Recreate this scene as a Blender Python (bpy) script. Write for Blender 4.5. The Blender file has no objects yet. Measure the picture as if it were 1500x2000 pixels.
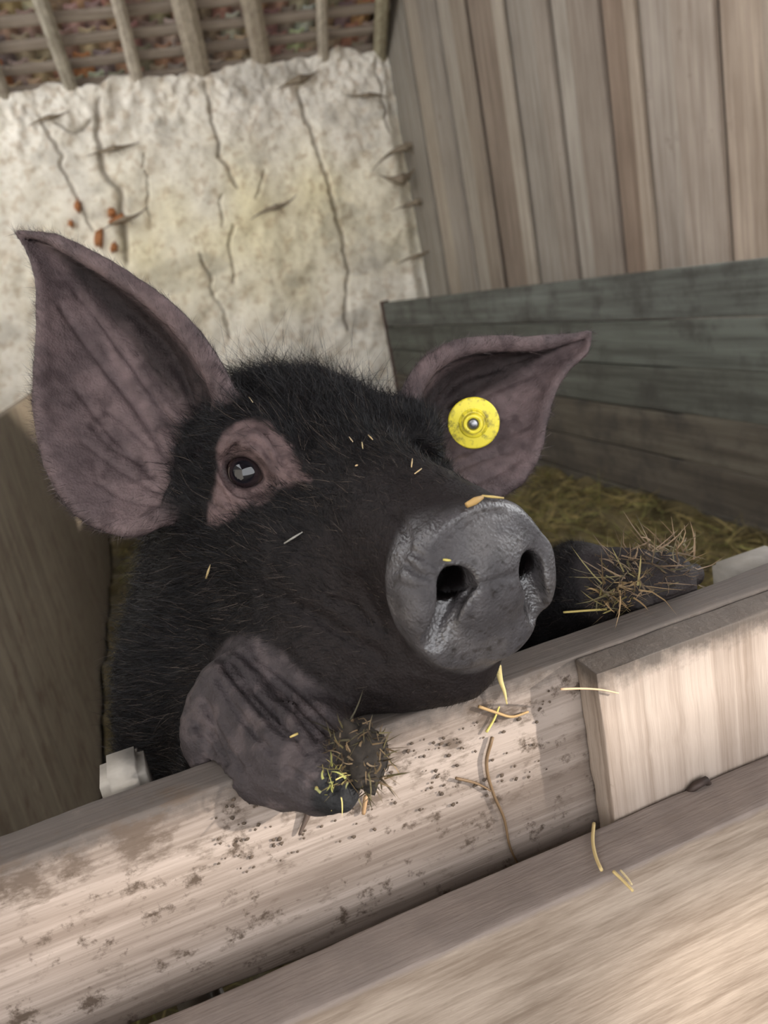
import bpy, bmesh, math, random
import numpy as np
from mathutils import Vector, Matrix
from mathutils.kdtree import KDTree

random.seed(7)
rng = np.random.default_rng(11)
scene = bpy.context.scene
COL = scene.collection
rad = math.radians

# ------------------------------------------------------------------ camera
CZ = 1.05                                   # lens height above the pen floor
CAM = np.array([0.0, 0.0, CZ])
FPX = 1500.0                                # focal length in pixels of the 1500x2000 frame
def cam_axes(pitch, roll, yaw):
    cp, sp, cy, sy = math.cos(pitch), math.sin(pitch), math.cos(yaw), math.sin(yaw)
    fwd = np.array([sy*cp, cy*cp, -sp]); right = np.array([cy, -sy, 0.0]); down = np.cross(fwd, right)
    return (math.cos(roll)*right + math.sin(roll)*down, -math.sin(roll)*right + math.cos(roll)*down, fwd)
IR, ID, FW = cam_axes(rad(16.5), rad(11.5), rad(15.5))
cam = bpy.data.cameras.new('camera')
cam.sensor_fit = 'HORIZONTAL'; cam.sensor_width = 36.0; cam.lens = 36.0
cam.clip_start = 0.01; cam.clip_end = 200
cam.dof.use_dof = True; cam.dof.focus_distance = 0.40; cam.dof.aperture_fstop = 15.0
camo = bpy.data.objects.new('camera', cam); COL.objects.link(camo)
camo.matrix_world = Matrix(((IR[0], -ID[0], -FW[0], CAM[0]), (IR[1], -ID[1], -FW[1], CAM[1]),
                            (IR[2], -ID[2], -FW[2], CAM[2]), (0, 0, 0, 1)))
scene.camera = camo

# ------------------------------------------------------------------ light
world = bpy.data.worlds.new('world'); scene.world = world; world.use_nodes = True
wn = world.node_tree; bg = wn.nodes['Background']
bg.inputs['Color'].default_value = (0.97, 0.98, 1.0, 1); bg.inputs['Strength'].default_value = 5.0
sun = bpy.data.lights.new('sun', 'SUN'); sun.energy = 9.0; sun.angle = rad(1.0); sun.color = (1.0, 0.93, 0.84)
suno = bpy.data.objects.new('sun', sun); COL.objects.link(suno)
suno.rotation_euler = Vector((-0.80, 0.56, -0.21)).to_track_quat('-Z', 'Y').to_euler()
scene.view_settings.view_transform = 'Standard'; scene.view_settings.look = 'None'
scene.view_settings.gamma = 1.0; scene.view_settings.use_curve_mapping = False
scene.view_settings.exposure = 0.0

# ------------------------------------------------------------------ helpers
def ray(px, py):
    return IR*(px-750)/FPX + ID*(py-1000)/FPX + FW
def at(px, py, depth):                      # point seen at a pixel, at a depth along the view axis
    return CAM + ray(px, py)*depth
def on_y(px, py, y):
    d = ray(px, py); return CAM + d*(y/d[1])
def on_x(px, py, x):
    d = ray(px, py); return CAM + d*(x/d[0])
def on_z(px, py, z):
    d = ray(px, py); return CAM + d*((z-CZ)/d[2])

def tag(o, label=None, cat=None, group=None, kind=None):
    if label: o['label'] = label
    if cat: o['category'] = cat
    if group: o['group'] = group
    if kind: o['kind'] = kind
    return o
def empty(name, loc=(0, 0, 0)):
    o = bpy.data.objects.new(name, None); o.empty_display_size = 0.05; COL.objects.link(o); o.location = loc
    return o
def mesh_np(name, V, F, mat=None, parent=None, smooth=False):
    """V (n,3) array, F (m,k) int array or list of faces"""
    me = bpy.data.meshes.new(name)
    if isinstance(F, np.ndarray):
        m, k = F.shape
        me.vertices.add(len(V)); me.vertices.foreach_set('co', np.ascontiguousarray(V, dtype=np.float32).ravel())
        me.loops.add(m*k); me.loops.foreach_set('vertex_index', F.astype(np.int32).ravel())
        me.polygons.add(m); me.polygons.foreach_set('loop_start', np.arange(0, m*k, k, dtype=np.int32))
        me.polygons.foreach_set('loop_total', np.full(m, k, dtype=np.int32))
        me.update(calc_edges=True)
    else:
        me.from_pydata([tuple(v) for v in V], [], F); me.update()
    if smooth:
        me.polygons.foreach_set('use_smooth', np.ones(len(me.polygons), dtype=bool))
    if mat: me.materials.append(mat)
    o = bpy.data.objects.new(name, me); COL.objects.link(o)
    if parent: set_parent(o, parent)
    return o
def set_parent(o, p):
    o.parent = p
    o.matrix_parent_inverse = Matrix.Translation(-Vector(p.location))
def bm_obj(name, bm, mat=None, parent=None, smooth=False):
    me = bpy.data.meshes.new(name); bm.to_mesh(me); bm.free()
    if smooth:
        me.polygons.foreach_set('use_smooth', np.ones(len(me.polygons), dtype=bool))
    if mat: me.materials.append(mat)
    o = bpy.data.objects.new(name, me); COL.objects.link(o)
    if parent: set_parent(o, parent)
    return o

# ---- vectorised value noise
def _hash(i, j, k, s):
    n = (i*374761393 + j*668265263 + k*2147483647 + s*1274126177) & 0xFFFFFFFF
    n = ((n ^ (n >> 13))*1274126177) & 0xFFFFFFFF
    n = ((n ^ (n >> 16))*2246822519) & 0xFFFFFFFF
    return ((n ^ (n >> 15)) & 0xFFFF)/32767.5 - 1.0
def vnoise(P, s=0):
    P = np.asarray(P, dtype=np.float64); I = np.floor(P).astype(np.int64); t = P - I; t = t*t*(3-2*t)
    r = 0
    for a in (0, 1):
        wa = t[:, 0] if a else 1-t[:, 0]
        for b in (0, 1):
            wb = t[:, 1] if b else 1-t[:, 1]
            for c in (0, 1):
                wc = t[:, 2] if c else 1-t[:, 2]
                r = r + wa*wb*wc*_hash(I[:, 0]+a, I[:, 1]+b, I[:, 2]+c, s)
    return r
def fbm(P, octaves=3, s=0):
    r = 0; a = 1.0; P = np.asarray(P, dtype=np.float64)
    for o in range(octaves):
        r = r + a*vnoise(P*(2.03**o) + o*17.3, s+o); a *= 0.5
    return r
def sstep(e0, e1, x):
    t = np.clip((x-e0)/(e1-e0), 0, 1); return t*t*(3-2*t)

# ------------------------------------------------------------------ materials
def new_mat(name):
    m = bpy.data.materials.new(name); m.use_nodes = True
    nt = m.node_tree; b = nt.nodes['Principled BSDF']
    return m, nt, b
def N(nt, typ, **kw):
    n = nt.nodes.new(typ)
    for k, v in kw.items():
        if k.startswith('i_'):
            n.inputs[k[2:].replace('_', ' ')].default_value = v
        else: setattr(n, k, v)
    return n
def ramp(nt, fac, stops):
    r = nt.nodes.new('ShaderNodeValToRGB'); e = r.color_ramp.elements
    while len(e) < len(stops): e.new(0.5)
    for el, (p, c) in zip(e, stops):
        el.position = p; el.color = (*c, 1) if len(c) == 3 else c
    nt.links.new(fac, r.inputs[0]); return r.outputs[0]
def mixc(nt, fac, a, b, blend='MIX'):
    m = nt.nodes.new('ShaderNodeMix'); m.data_type = 'RGBA'; m.blend_type = blend
    for sock, v in ((m.inputs['Factor'], fac), (m.inputs[6], a), (m.inputs[7], b)):
        if hasattr(v, 'links'): nt.links.new(v, sock)
        elif isinstance(v, (int, float)): sock.default_value = v
        else: sock.default_value = (*v, 1)
    return m.outputs[2]
def noise(nt, vec, scale, detail=4, rough=0.55, scl=None, loc=None):
    if scl or loc:
        mp = nt.nodes.new('ShaderNodeMapping')
        if scl: mp.inputs['Scale'].default_value = scl
        if loc: mp.inputs['Location'].default_value = loc
        nt.links.new(vec, mp.inputs['Vector']); vec = mp.outputs[0]
    n = nt.nodes.new('ShaderNodeTexNoise'); n.inputs['Scale'].default_value = scale
    n.inputs['Detail'].default_value = detail; n.inputs['Roughness'].default_value = rough
    nt.links.new(vec, n.inputs['Vector']); return n.outputs['Fac']
def bump(nt, b, h, strength=0.3, dist=0.002):
    bn = nt.nodes.new('ShaderNodeBump'); bn.inputs['Strength'].default_value = strength
    bn.inputs['Distance'].default_value = dist
    nt.links.new(h, bn.inputs['Height']); nt.links.new(bn.outputs[0], b.inputs['Normal'])
def wood(name, light, dark, axis=0, fine=1.0, dirt=(0.10, 0.07, 0.045), dirt_amt=0.0, dirt_scale=30,
         rough=0.75, tint=False, bumpd=0.002, stretch=0.045, contrast=(0.35, 0.65), dirt2=None, dirt_w=0.05):
    """weathered board; grain runs along the given axis of the object's own space"""
    m, nt, b = new_mat(name)
    tc = nt.nodes.new('ShaderNodeTexCoord').outputs['Object']
    oi = nt.nodes.new('ShaderNodeObjectInfo')
    ad = N(nt, 'ShaderNodeVectorMath', operation='ADD'); nt.links.new(tc, ad.inputs[0])
    ml = N(nt, 'ShaderNodeVectorMath', operation='SCALE'); ml.inputs[0].default_value = (7.3, 5.1, 9.7)
    nt.links.new(oi.outputs['Random'], ml.inputs['Scale']); nt.links.new(ml.outputs[0], ad.inputs[1])
    v = ad.outputs[0]
    s = [1.0, 1.0, 1.0]; s[axis] = stretch
    g1 = noise(nt, v, 75*fine, 5, 0.65, tuple(s))
    s2 = [1.0, 1.0, 1.0]; s2[axis] = stretch*0.4
    g2 = noise(nt, v, 420*fine, 3, 0.6, tuple(s2))
    mx = N(nt, 'ShaderNodeMath', operation='MULTIPLY_ADD'); nt.links.new(g2, mx.inputs[0]); mx.inputs[1].default_value = 0.45
    nt.links.new(g1, mx.inputs[2])
    sub = N(nt, 'ShaderNodeMath', operation='SUBTRACT'); nt.links.new(mx.outputs[0], sub.inputs[0]); sub.inputs[1].default_value = 0.225
    c = ramp(nt, sub.outputs[0], [(contrast[0], dark), (contrast[1], light)])
    big = noise(nt, v, 5*fine, 3, 0.6)
    c = mixc(nt, 0.5, c, ramp(nt, big, [(0.3, (0.62, 0.60, 0.58)), (0.7, (1.0, 1.0, 1.0))]), 'MULTIPLY')
    if tint: c = mixc(nt, 1.0, c, oi.outputs['Color'], 'MULTIPLY')
    if dirt_amt > 0:
        d1 = noise(nt, v, dirt_scale, 6, 0.7)
        f = ramp(nt, d1, [(1-dirt_amt-dirt_w, (0, 0, 0)), (1-dirt_amt+dirt_w, (1, 1, 1))])
        c = mixc(nt, f, c, dirt)
    if dirt2:                                    # soiled band: (axis, from, to) in the object's own space
        sx = N(nt, 'ShaderNodeSeparateXYZ'); nt.links.new(tc, sx.inputs[0])
        mr = N(nt, 'ShaderNodeMapRange'); nt.links.new(sx.outputs[dirt2[0]], mr.inputs[0])
        mr.inputs[1].default_value = dirt2[1]; mr.inputs[2].default_value = dirt2[2]
        nn = noise(nt, v, dirt2[3], 6, 0.7)
        aa = N(nt, 'ShaderNodeMath', operation='ADD'); nt.links.new(mr.outputs[0], aa.inputs[0]); nt.links.new(nn, aa.inputs[1])
        hf = N(nt, 'ShaderNodeMath', operation='MULTIPLY'); nt.links.new(aa.outputs[0], hf.inputs[0]); hf.inputs[1].default_value = 0.5
        f = ramp(nt, hf.outputs[0], [(0.45, (0, 0, 0)), (0.70, (0.92, 0.92, 0.92))])
        c = mixc(nt, f, c, mixc(nt, noise(nt, v, 60, 4), dirt2[4], dirt2[5]))
    nt.links.new(c, b.inputs['Base Color']); b.inputs['Roughness'].default_value = rough
    b.inputs['Specular IOR Level'].default_value = 0.3
    bump(nt, b, mx.outputs[0], 0.45, bumpd)
    return m

M = {}
M['rail'] = wood('rail_wood', (0.290, 0.240, 0.208), (0.155, 0.120, 0.099), 0, 1.0, (0.055, 0.038, 0.027), 0.39, 75,
                 dirt2=(2, CZ-0.222, CZ-0.2025, 110, (0.088, 0.070, 0.060), (0.060, 0.052, 0.047)))
M['cleat'] = wood('cleat_wood', (0.34, 0.28, 0.237), (0.20, 0.152, 0.12), 2, 0.8, (0.13, 0.085, 0.05), 0.30, 45,
                  dirt2=(2, CZ-0.226, CZ-0.2035, 110, (0.085, 0.064, 0.050), (0.060, 0.053, 0.048)))
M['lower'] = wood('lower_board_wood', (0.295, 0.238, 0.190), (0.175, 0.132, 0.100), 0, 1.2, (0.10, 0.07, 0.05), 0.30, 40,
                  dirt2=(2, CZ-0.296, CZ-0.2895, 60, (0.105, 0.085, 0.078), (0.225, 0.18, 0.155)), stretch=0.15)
M['part_r'] = wood('stained_partition_wood', (0.155, 0.158, 0.145), (0.085, 0.083, 0.075), 1, 0.35, (0.045, 0.04, 0.036), 0.40, 5, dirt_w=0.12, tint=True)
M['part_l'] = wood('old_partition_wood', (0.17, 0.14, 0.10), (0.10, 0.078, 0.055), 2, 0.6, (0.07, 0.045, 0.03), 0.40, 14, dirt_w=0.1)
M['end'] = wood('end_grain_wood', (0.10, 0.055, 0.045), (0.05, 0.03, 0.028), 2, 1.0)
M['wallboard'] = wood('wall_board_wood', (0.46, 0.425, 0.38), (0.30, 0.265, 0.232), 2, 0.5, (0.16, 0.12, 0.10), 0.30, 5, dirt_w=0.08, tint=True)
M['rafter'] = wood('rafter_wood', (0.60, 0.55, 0.46), (0.38, 0.33, 0.27), 1, 0.5, tint=True)
M['batten'] = wood('batten_wood', (0.55, 0.48, 0.41), (0.36, 0.30, 0.25), 0, 0.5)

def stained_wood(m, mark=(0.060, 0.043, 0.032), scale=150):
    """adds caked dirt where the 'stain' attribute lies, broken up by the grain"""
    nt = m.node_tree; b = nt.nodes['Principled BSDF']; old = b.inputs['Base Color'].links[0].from_socket
    a = nt.nodes.new('ShaderNodeAttribute'); a.attribute_name = 'stain'
    tc = nt.nodes.new('ShaderNodeTexCoord').outputs['Object']
    n = noise(nt, tc, scale, 6, 0.7, (0.45, 1, 1))
    s = N(nt, 'ShaderNodeMath', operation='MULTIPLY_ADD'); nt.links.new(a.outputs['Fac'], s.inputs[0]); s.inputs[1].default_value = 0.31; nt.links.new(n, s.inputs[2])
    f = ramp(nt, s.outputs[0], [(0.62, (0, 0, 0)), (0.80, (0.9, 0.9, 0.9))])
    c = mixc(nt, f, old, mixc(nt, noise(nt, tc, 40, 3), mark, tuple(x*1.5 for x in mark)))
    nt.links.new(c, b.inputs['Base Color'])
def stain_attr(o, blobs, base=0.0):
    co = np.array([v.co[:] for v in o.data.vertices]); rel = co-CAM; z = np.maximum(rel@FW, 1e-3)
    x = 750+FPX*(rel@IR)/z; y = 1000+FPX*(rel@ID)/z
    s = np.full(len(co), base)
    for bx, by, rx, ry, k in blobs:
        s = np.maximum(s, k*np.exp(-(((x-bx)/rx)**2+((y-by)/ry)**2)))
    a = o.data.attributes.new('stain', 'FLOAT', 'POINT'); a.data.foreach_set('value', s.astype(np.float32))

def plain(name, col, rough=0.8, scale=20, var=0.35, bumpd=0.0, metal=0, spec=0.4):
    m, nt, b = new_mat(name)
    tc = nt.nodes.new('ShaderNodeTexCoord').outputs['Object']
    n = noise(nt, tc, scale, 5, 0.6)
    lo = tuple(c*(1-var) for c in col); hi = tuple(min(1, c*(1+var)) for c in col)
    nt.links.new(ramp(nt, n, [(0.3, lo), (0.7, hi)]), b.inputs['Base Color'])
    b.inputs['Roughness'].default_value = rough; b.inputs['Metallic'].default_value = metal
    b.inputs['Specular IOR Level'].default_value = spec
    if bumpd: bump(nt, b, n, 0.5, bumpd)
    return m
def tinted(name, col, rough=0.9, scale=20, var=0.3):
    m, nt, b = new_mat(name)
    tc = nt.nodes.new('ShaderNodeTexCoord').outputs['Object']
    oi = nt.nodes.new('ShaderNodeObjectInfo')
    n = noise(nt, tc, scale, 5, 0.6)
    lo = tuple(c*(1-var) for c in col); hi = tuple(min(1, c*(1+var)) for c in col)
    c = mixc(nt, 1.0, ramp(nt, n, [(0.3, lo), (0.7, hi)]), oi.outputs['Color'], 'MULTIPLY')
    nt.links.new(c, b.inputs['Base Color']); b.inputs['Roughness'].default_value = rough
    return m
M['tile'] = tinted('roof_tile_clay', (0.9, 0.9, 0.9), 0.9, 25, 0.25)
M['underlay'] = plain('roof_underlay', (0.12, 0.08, 0.065), 0.95, 8)
M['dirt'] = plain('pen_floor_dirt', (0.05, 0.04, 0.025), 0.95, 12, 0.4, 0.01)
M['stone'] = plain('whitewashed_stone', (0.27, 0.245, 0.215), 0.9, 18, 0.4, 0.004)
M['bounce_limewash'] = plain('bounce_limewash', (0.62, 0.59, 0.53), 0.95, 6, 0.2, 0.004)
M['brick'] = plain('exposed_brick', (0.36, 0.15, 0.06), 0.9, 20, 0.4)
M['web'] = plain('dusty_cobweb', (0.27, 0.22, 0.16), 0.95, 60, 0.3)
M['nail'] = plain('rusty_nail', (0.05, 0.035, 0.03), 0.6, 90, 0.4, 0, 0.6)

def straw_mat():
    m, nt, b = new_mat('straw')
    at_ = nt.nodes.new('ShaderNodeAttribute'); at_.attribute_name = 'tint'
    nt.links.new(at_.outputs['Color'], b.inputs['Base Color']); b.inputs['Roughness'].default_value = 0.7
    return m
M['straw'] = straw_mat()

def plaster_mat():
    m, nt, b = new_mat('old_lime_plaster')
    tc = nt.nodes.new('ShaderNodeTexCoord').outputs['Object']
    a = nt.nodes.new('ShaderNodeAttribute'); a.attribute_name = 'tint'
    n1 = noise(nt, tc, 7, 6, 0.65)
    n2 = noise(nt, tc, 45, 5, 0.65)
    c = mixc(nt, 1.0, a.outputs['Color'], ramp(nt, n1, [(0.28, (0.80, 0.77, 0.72)), (0.52, (1, 1, 1))]), 'MULTIPLY')
    c = mixc(nt, 1.0, c, ramp(nt, n2, [(0.28, (0.80, 0.75, 0.68)), (0.46, (1, 1, 1))]), 'MULTIPLY')
    nt.links.new(c, b.inputs['Base Color']); b.inputs['Roughness'].default_value = 0.95
    b.inputs['Specular IOR Level'].default_value = 0.1
    bump(nt, b, n2, 0.35, 0.006)
    return m
M['plaster'] = plaster_mat()

# ------------------------------------------------------------------ building blocks
def plank(name, lo, hi, mat, parent=None, bev=0.003, color=None, jitter=0.0):
    """bevelled board between two corners; its origin is its own centre"""
    lo, hi = np.array(lo, float), np.array(hi, float); c = (lo+hi)/2; h = (hi-lo)/2
    bm = bmesh.new(); bmesh.ops.create_cube(bm, size=2.0)
    for v in bm.verts:
        v.co = Vector((v.co.x*h[0]+random.uniform(-jitter, jitter), v.co.y*h[1]+random.uniform(-jitter, jitter), v.co.z*h[2]+random.uniform(-jitter, jitter)))
    bmesh.ops.bevel(bm, geom=list(bm.edges), offset=bev, segments=1, affect='EDGES')
    o = bm_obj(name, bm, mat, None)
    o.location = c
    if parent: set_parent(o, parent)
    if color: o.color = (*color, 1)
    return o
def rough_board(name, lo, hi, mat, parent, step=0.004, amp=0.0012, round_r=0.003, warp=None, seed=0):
    """close-up board: finely cut box with worn, uneven arrises, in world space"""
    lo, hi = np.array(lo, float), np.array(hi, float); size = hi-lo
    def cuts(s, m):
        e = [0, .0007, .0016, .0030]; e = [x for x in e if x < s/2-.001]
        k = max(1, min(m, int((s-2*e[-1])/step)))
        return np.array(e+list(np.linspace(e[-1], s-e[-1], k+1)[1:-1])+[s-x for x in e[::-1]])
    cx = [cuts(size[0], 430), cuts(size[1], 8), cuts(size[2], 160)]; n = [len(c)-1 for c in cx]
    verts = {}; V = []; F = []
    def vid(i, j, k):
        key = (i, j, k)
        if key not in verts:
            verts[key] = len(V); V.append((cx[0][i], cx[1][j], cx[2][k]))
        return verts[key]
    for i in range(n[0]):
        for j in range(n[1]):
            F.append((vid(i, j, 0), vid(i, j+1, 0), vid(i+1, j+1, 0), vid(i+1, j, 0)))
            F.append((vid(i, j, n[2]), vid(i+1, j, n[2]), vid(i+1, j+1, n[2]), vid(i, j+1, n[2])))
        for k in range(n[2]):
            F.append((vid(i, 0, k), vid(i+1, 0, k), vid(i+1, 0, k+1), vid(i, 0, k+1)))
            F.append((vid(i, n[1], k), vid(i, n[1], k+1), vid(i+1, n[1], k+1), vid(i+1, n[1], k)))
    for j in range(n[1]):
        for k in range(n[2]):
            F.append((vid(0, j, k), vid(0, j, k+1), vid(0, j+1, k+1), vid(0, j+1, k)))
            F.append((vid(n[0], j, k), vid(n[0], j+1, k), vid(n[0], j+1, k+1), vid(n[0], j, k+1)))
    V = np.array(V) + lo
    c = (lo+hi)/2; h = size/2
    q = V-c
    rr = round_r*(1+0.8*fbm(V*np.array([25, 60, 60]), 2, seed+5)[:, None])
    rr = np.clip(rr, 0.0006, 0.5*h.min())
    inner = np.clip(q, -(h-rr), h-rr); d = q-inner; L = np.linalg.norm(d, axis=1, keepdims=True)
    q = inner + np.where(L > 1e-9, d/np.maximum(L, 1e-9)*np.minimum(L, rr), d)
    V = q+c
    nrm = np.where(L > 1e-9, d/np.maximum(L, 1e-9), 0)
    V = V - nrm*(amp*(0.5+0.5*fbm(V*np.array([30, 120, 120]), 3, seed))[:, None])
    if warp is not None: V = warp(V)
    return mesh_np(name, V, np.array(F), mat, parent, True)

# ------------------------------------------------------------------ the setting
XL, XR = -0.34, 1.65            # inner faces of the pen's side partitions
XW, YW = 2.19, 5.40             # board wall and plaster wall
ZT = CZ - 0.1375                # partition tops
fl = plank('floor', (-9.0, -9.0, -0.12), (9.0, 9.0, 0.0), M['dirt'], bev=0.005); tag(fl, 'dark earth barn floor under the pen', 'floor', kind='structure')

def polyline_dist(P, pts):
    best = np.full(len(P), 1e6)
    for a, b in zip(pts[:-1], pts[1:]):
        a, b = np.array(a), np.array(b); ab = b-a
        t = np.clip(((P-a)@ab)/(ab@ab), 0, 1)
        best = np.minimum(best, np.linalg.norm(P-a-t[:, None]*ab, axis=1))
    return best
def wall_xz(px, py):
    p = on_y(px, py, YW); return (p[0], p[2])
def build_wall_back():
    x0, x1, nx, nz = -1.6, XW+0.02, 380, 250
    xs = np.linspace(x0, x1, nx)
    zt0 = CZ+0.267*YW
    top = zt0 + 0.035*fbm(np.stack([xs*5, xs*0, xs*0], 1), 4, 3) + 0.02*np.abs(vnoise(np.stack([xs*14, xs*0+3, xs*0], 1), 9))
    X = np.repeat(xs[:, None], nz, 1); t = np.linspace(0, 1, nz)[None, :]
    Z = t*top[:, None]
    P2 = np.stack([X.ravel(), Z.ravel()], 1)
    P3 = np.stack([P2[:, 0], P2[:, 1]*0+0.3, P2[:, 1]], 1)
    relief = 0.028*fbm(P3*3.0, 3, 21) + 0.008*fbm(P3*11, 3, 22) + 0.0025*fbm(P3*38, 2, 23)
    # plaster is lumpier near its broken top
    near_top = sstep(0.55, 0.0, zt0-P2[:, 1])
    relief += near_top*(0.022*fbm(P3*16, 3, 29))
    cracks = [([(583, 175), (600, 235), (622, 300), (648, 390), (666, 445), (680, 520), (676, 590), (678, 640)], 0.012),
              ([(400, 160), (412, 215), (424, 260), (427, 300), (445, 320), (462, 365)], 0.009),
              ([(80, 225), (105, 275), (130, 345), (165, 410), (185, 450)], 0.008),
              ([(192, 195), (192, 260), (203, 335), (232, 360), (238, 420), (246, 510)], 0.020),
              ([(455, 440), (446, 480), (455, 550)], 0.007), ([(392, 500), (418, 570), (440, 620), (452, 665)], 0.007),
              ([(735, 112), (745, 180), (760, 260)], 0.008), ([(515, 330), (500, 390)], 0.005), ([(430, 380), (432, 440)], 0.005),
              ([(110, 235), (145, 262), (178, 240)], 0.008), ([(280, 300), (295, 440)], 0.004)]
    dark = np.zeros(len(P2))
    wob = 0.016*np.stack([fbm(P3*14, 2, 41), fbm(P3*14, 2, 43)], 1)
    for pts, w in cracks:
        d = polyline_dist(P2+wob, [wall_xz(*p) for p in pts])
        k = np.exp(-(d/w)**2); relief -= 0.03*k; dark = np.maximum(dark, k*min(1, 0.5+w*30))
    edge = sstep(0.10, 0.0, XW-0.03-P2[:, 0])           # the wall's crumbled end beside the boards
    relief -= edge*0.06
    Y = YW - relief
    V = np.stack([P2[:, 0], Y, P2[:, 1]], 1)
    idx = np.arange(nx*nz).reshape(nx, nz)
    F = np.stack([idx[:-1, :-1], idx[1:, :-1], idx[1:, 1:], idx[:-1, 1:]], -1).reshape(-1, 4)
    # thickness: back sheet and rim
    nb = len(V); VB = V.copy(); VB[:, 1] = YW+0.32
    V = np.concatenate([V, VB])
    FB = F[:, ::-1]+nb
    rim = np.concatenate([idx[:, 0], idx[-1, 1:], idx[-2::-1, -1], idx[0, -2:0:-1]])
    r2 = np.roll(rim, -1)
    FR = np.stack([rim, rim+nb, r2+nb, r2], 1)
    o = mesh_np('wall_back', V, np.concatenate([F, FB, FR]), M['plaster'], None, True)
    base = np.array([0.93, 0.89, 0.80])
    col = np.repeat(base[None], len(V), 0)
    P3b = np.concatenate([P3, P3]); P2b = np.concatenate([P2, P2]); dk = np.concatenate([dark, dark*0])
    # broad yellower patch in the middle of the plaster
    c1 = np.array(wall_xz(520, 460)); e = ((P2b-c1)/np.array([1.15, 0.5]))
    ye = np.exp(-(e**2).sum(1))*(0.75+0.5*vnoise(P3b*4, 51))
    col = col*(1-ye[:, None]) + ye[:, None]*np.array([0.95, 0.865, 0.56])
    gr = sstep(0.15, 0.8, fbm(P3b*np.array([3.2, 1, 5]), 4, 55))
    col *= (1-0.28*gr[:, None])
    speck = sstep(0.35, 0.6, fbm(P3b*26, 2, 57))
    col *= (1-0.22*speck[:, None]*np.array([0.8, 1, 1.2]))
    col = col*(1-0.75*dk[:, None]) + 0.75*dk[:, None]*np.array([0.16, 0.125, 0.09])
    a = o.data.color_attributes.new('tint', 'FLOAT_COLOR', 'POINT')
    a.data.foreach_set('color', np.concatenate([col, np.ones((len(col), 1))], 1).astype(np.float32).ravel())
    tag(o, 'cracked cream lime plaster wall under the tiled roof', 'wall', kind='structure')
    return o
wall_back = build_wall_back()
# bricks laid bare where the plaster has come off
for px, py, w, h, r in ((152, 402, 0.045, 0.085, 0.2), (139, 437, 0.035, 0.05, 0.1), (232, 428, 0.11, 0.05, -0.15), (194, 465, 0.055, 0.12, 0.35), (222, 483, 0.05, 0.075, 0.5), (218, 415, 0.05, 0.06, 0.2)):
    p = on_y(px, py, YW-0.01)
    bm = bmesh.new(); bmesh.ops.create_icosphere(bm, subdivisions=2, radius=1.0)
    for v in bm.verts:
        k = 1+0.25*math.sin(v.co.x*5+px)+0.2*math.sin(v.co.z*7+py)
        v.co = Vector((v.co.x*w/2*k, v.co.y*0.03, v.co.z*h/2*k))
    o = bm_obj('brick', bm, M['brick'], None, True); o.rotation_euler = (0, r, 0); o.location = p; set_parent(o, wall_back)

# right-hand wall of upright boards
wr = empty('wall_right', (XW+0.02, 3.0, 0)); tag(wr, 'tall wall of upright weathered grey boards', 'wall', kind='structure')
edges_px = [800, 833, 860, 892, 924, 950, 998, 1020, 1073, 1105, 1137, 1196, 1244, 1268, 1329, 1412, 1505]
ys = [on_x(x, 300, XW)[1] for x in edges_px]
while ys[-1] > 1.95: ys.append(ys[-1]-0.24)
ys[0] = YW+0.3
cols = [(0.80, 0.80, 0.78), (1.0, 0.95, 0.88), (0.78, 0.76, 0.74), (0.92, 0.9, 0.86), (0.74, 0.68, 0.62), (0.66, 0.58, 0.52), (1.02, 0.98, 0.92),
        (0.80, 0.78, 0.76), (0.84, 0.80, 0.77), (0.95, 0.93, 0.9), (0.80, 0.74, 0.70), (0.70, 0.58, 0.50), (1.05, 0.95, 0.86), (0.98, 0.93, 0.9), (1.06, 0.98, 0.93), (1.15, 1.02, 0.92)]
for i in range(len(ys)-1):
    off = [0.0, 0.022, 0.008, 0.03][i % 4]
    c = cols[i] if i < len(cols) else (1.1, 1.0, 0.92)
    plank('plank', (XW-0.012+off, ys[i+1]+0.0025, 0.0), (XW+0.012+off, ys[i]-0.0025, 3.9), M['wallboard'], wr, 0.003, c, 0.004)
# dark gaps read against a backing board
plank('backing_board', (XW+0.06, 1.8, 0.0), (XW+0.085, YW+0.3, 3.9), M['wallboard'], wr, 0.003, (0.35, 0.32, 0.3))

wf = empty('sun_gate_wall', (2.6, -1.5, 0)); tag(wf, 'unseen boarded wall added behind the viewer to gate the low sun', 'wall', kind='structure')
# added upright boards, with two slots placed to shape the sun on the fence
for x0, x1, z0, z1 in [(1.25+i*0.24, 1.487+i*0.24, 0.0, 2.36) for i in range(5)]+[(3.0+i*0.24, 3.237+i*0.24, 0.0, 2.36) for i in range(13)]+[
        (2.45, 2.658, 0.0, 1.464), (2.66, 2.998, 0.0, 1.26), (2.66, 2.998, 1.38, 1.464), (2.45, 2.948, 1.528, 2.36), (2.95, 2.998, 1.465, 2.36)]:
    plank('plank', (x0, -1.512, z0), (x1, -1.488, z1), M['wallboard'], wf, 0.002, (0.9, 0.86, 0.8))

wl = plank('bounce_wall', (-1.72, -1.5, 0.0), (-1.6, YW+0.12, 2.5), M['bounce_limewash'], None, 0.01); tag(wl, 'unseen pale side wall added beyond the pen to bounce light', 'wall', kind='structure')  # unseen pale wall, added to close the left side and bounce light
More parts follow.
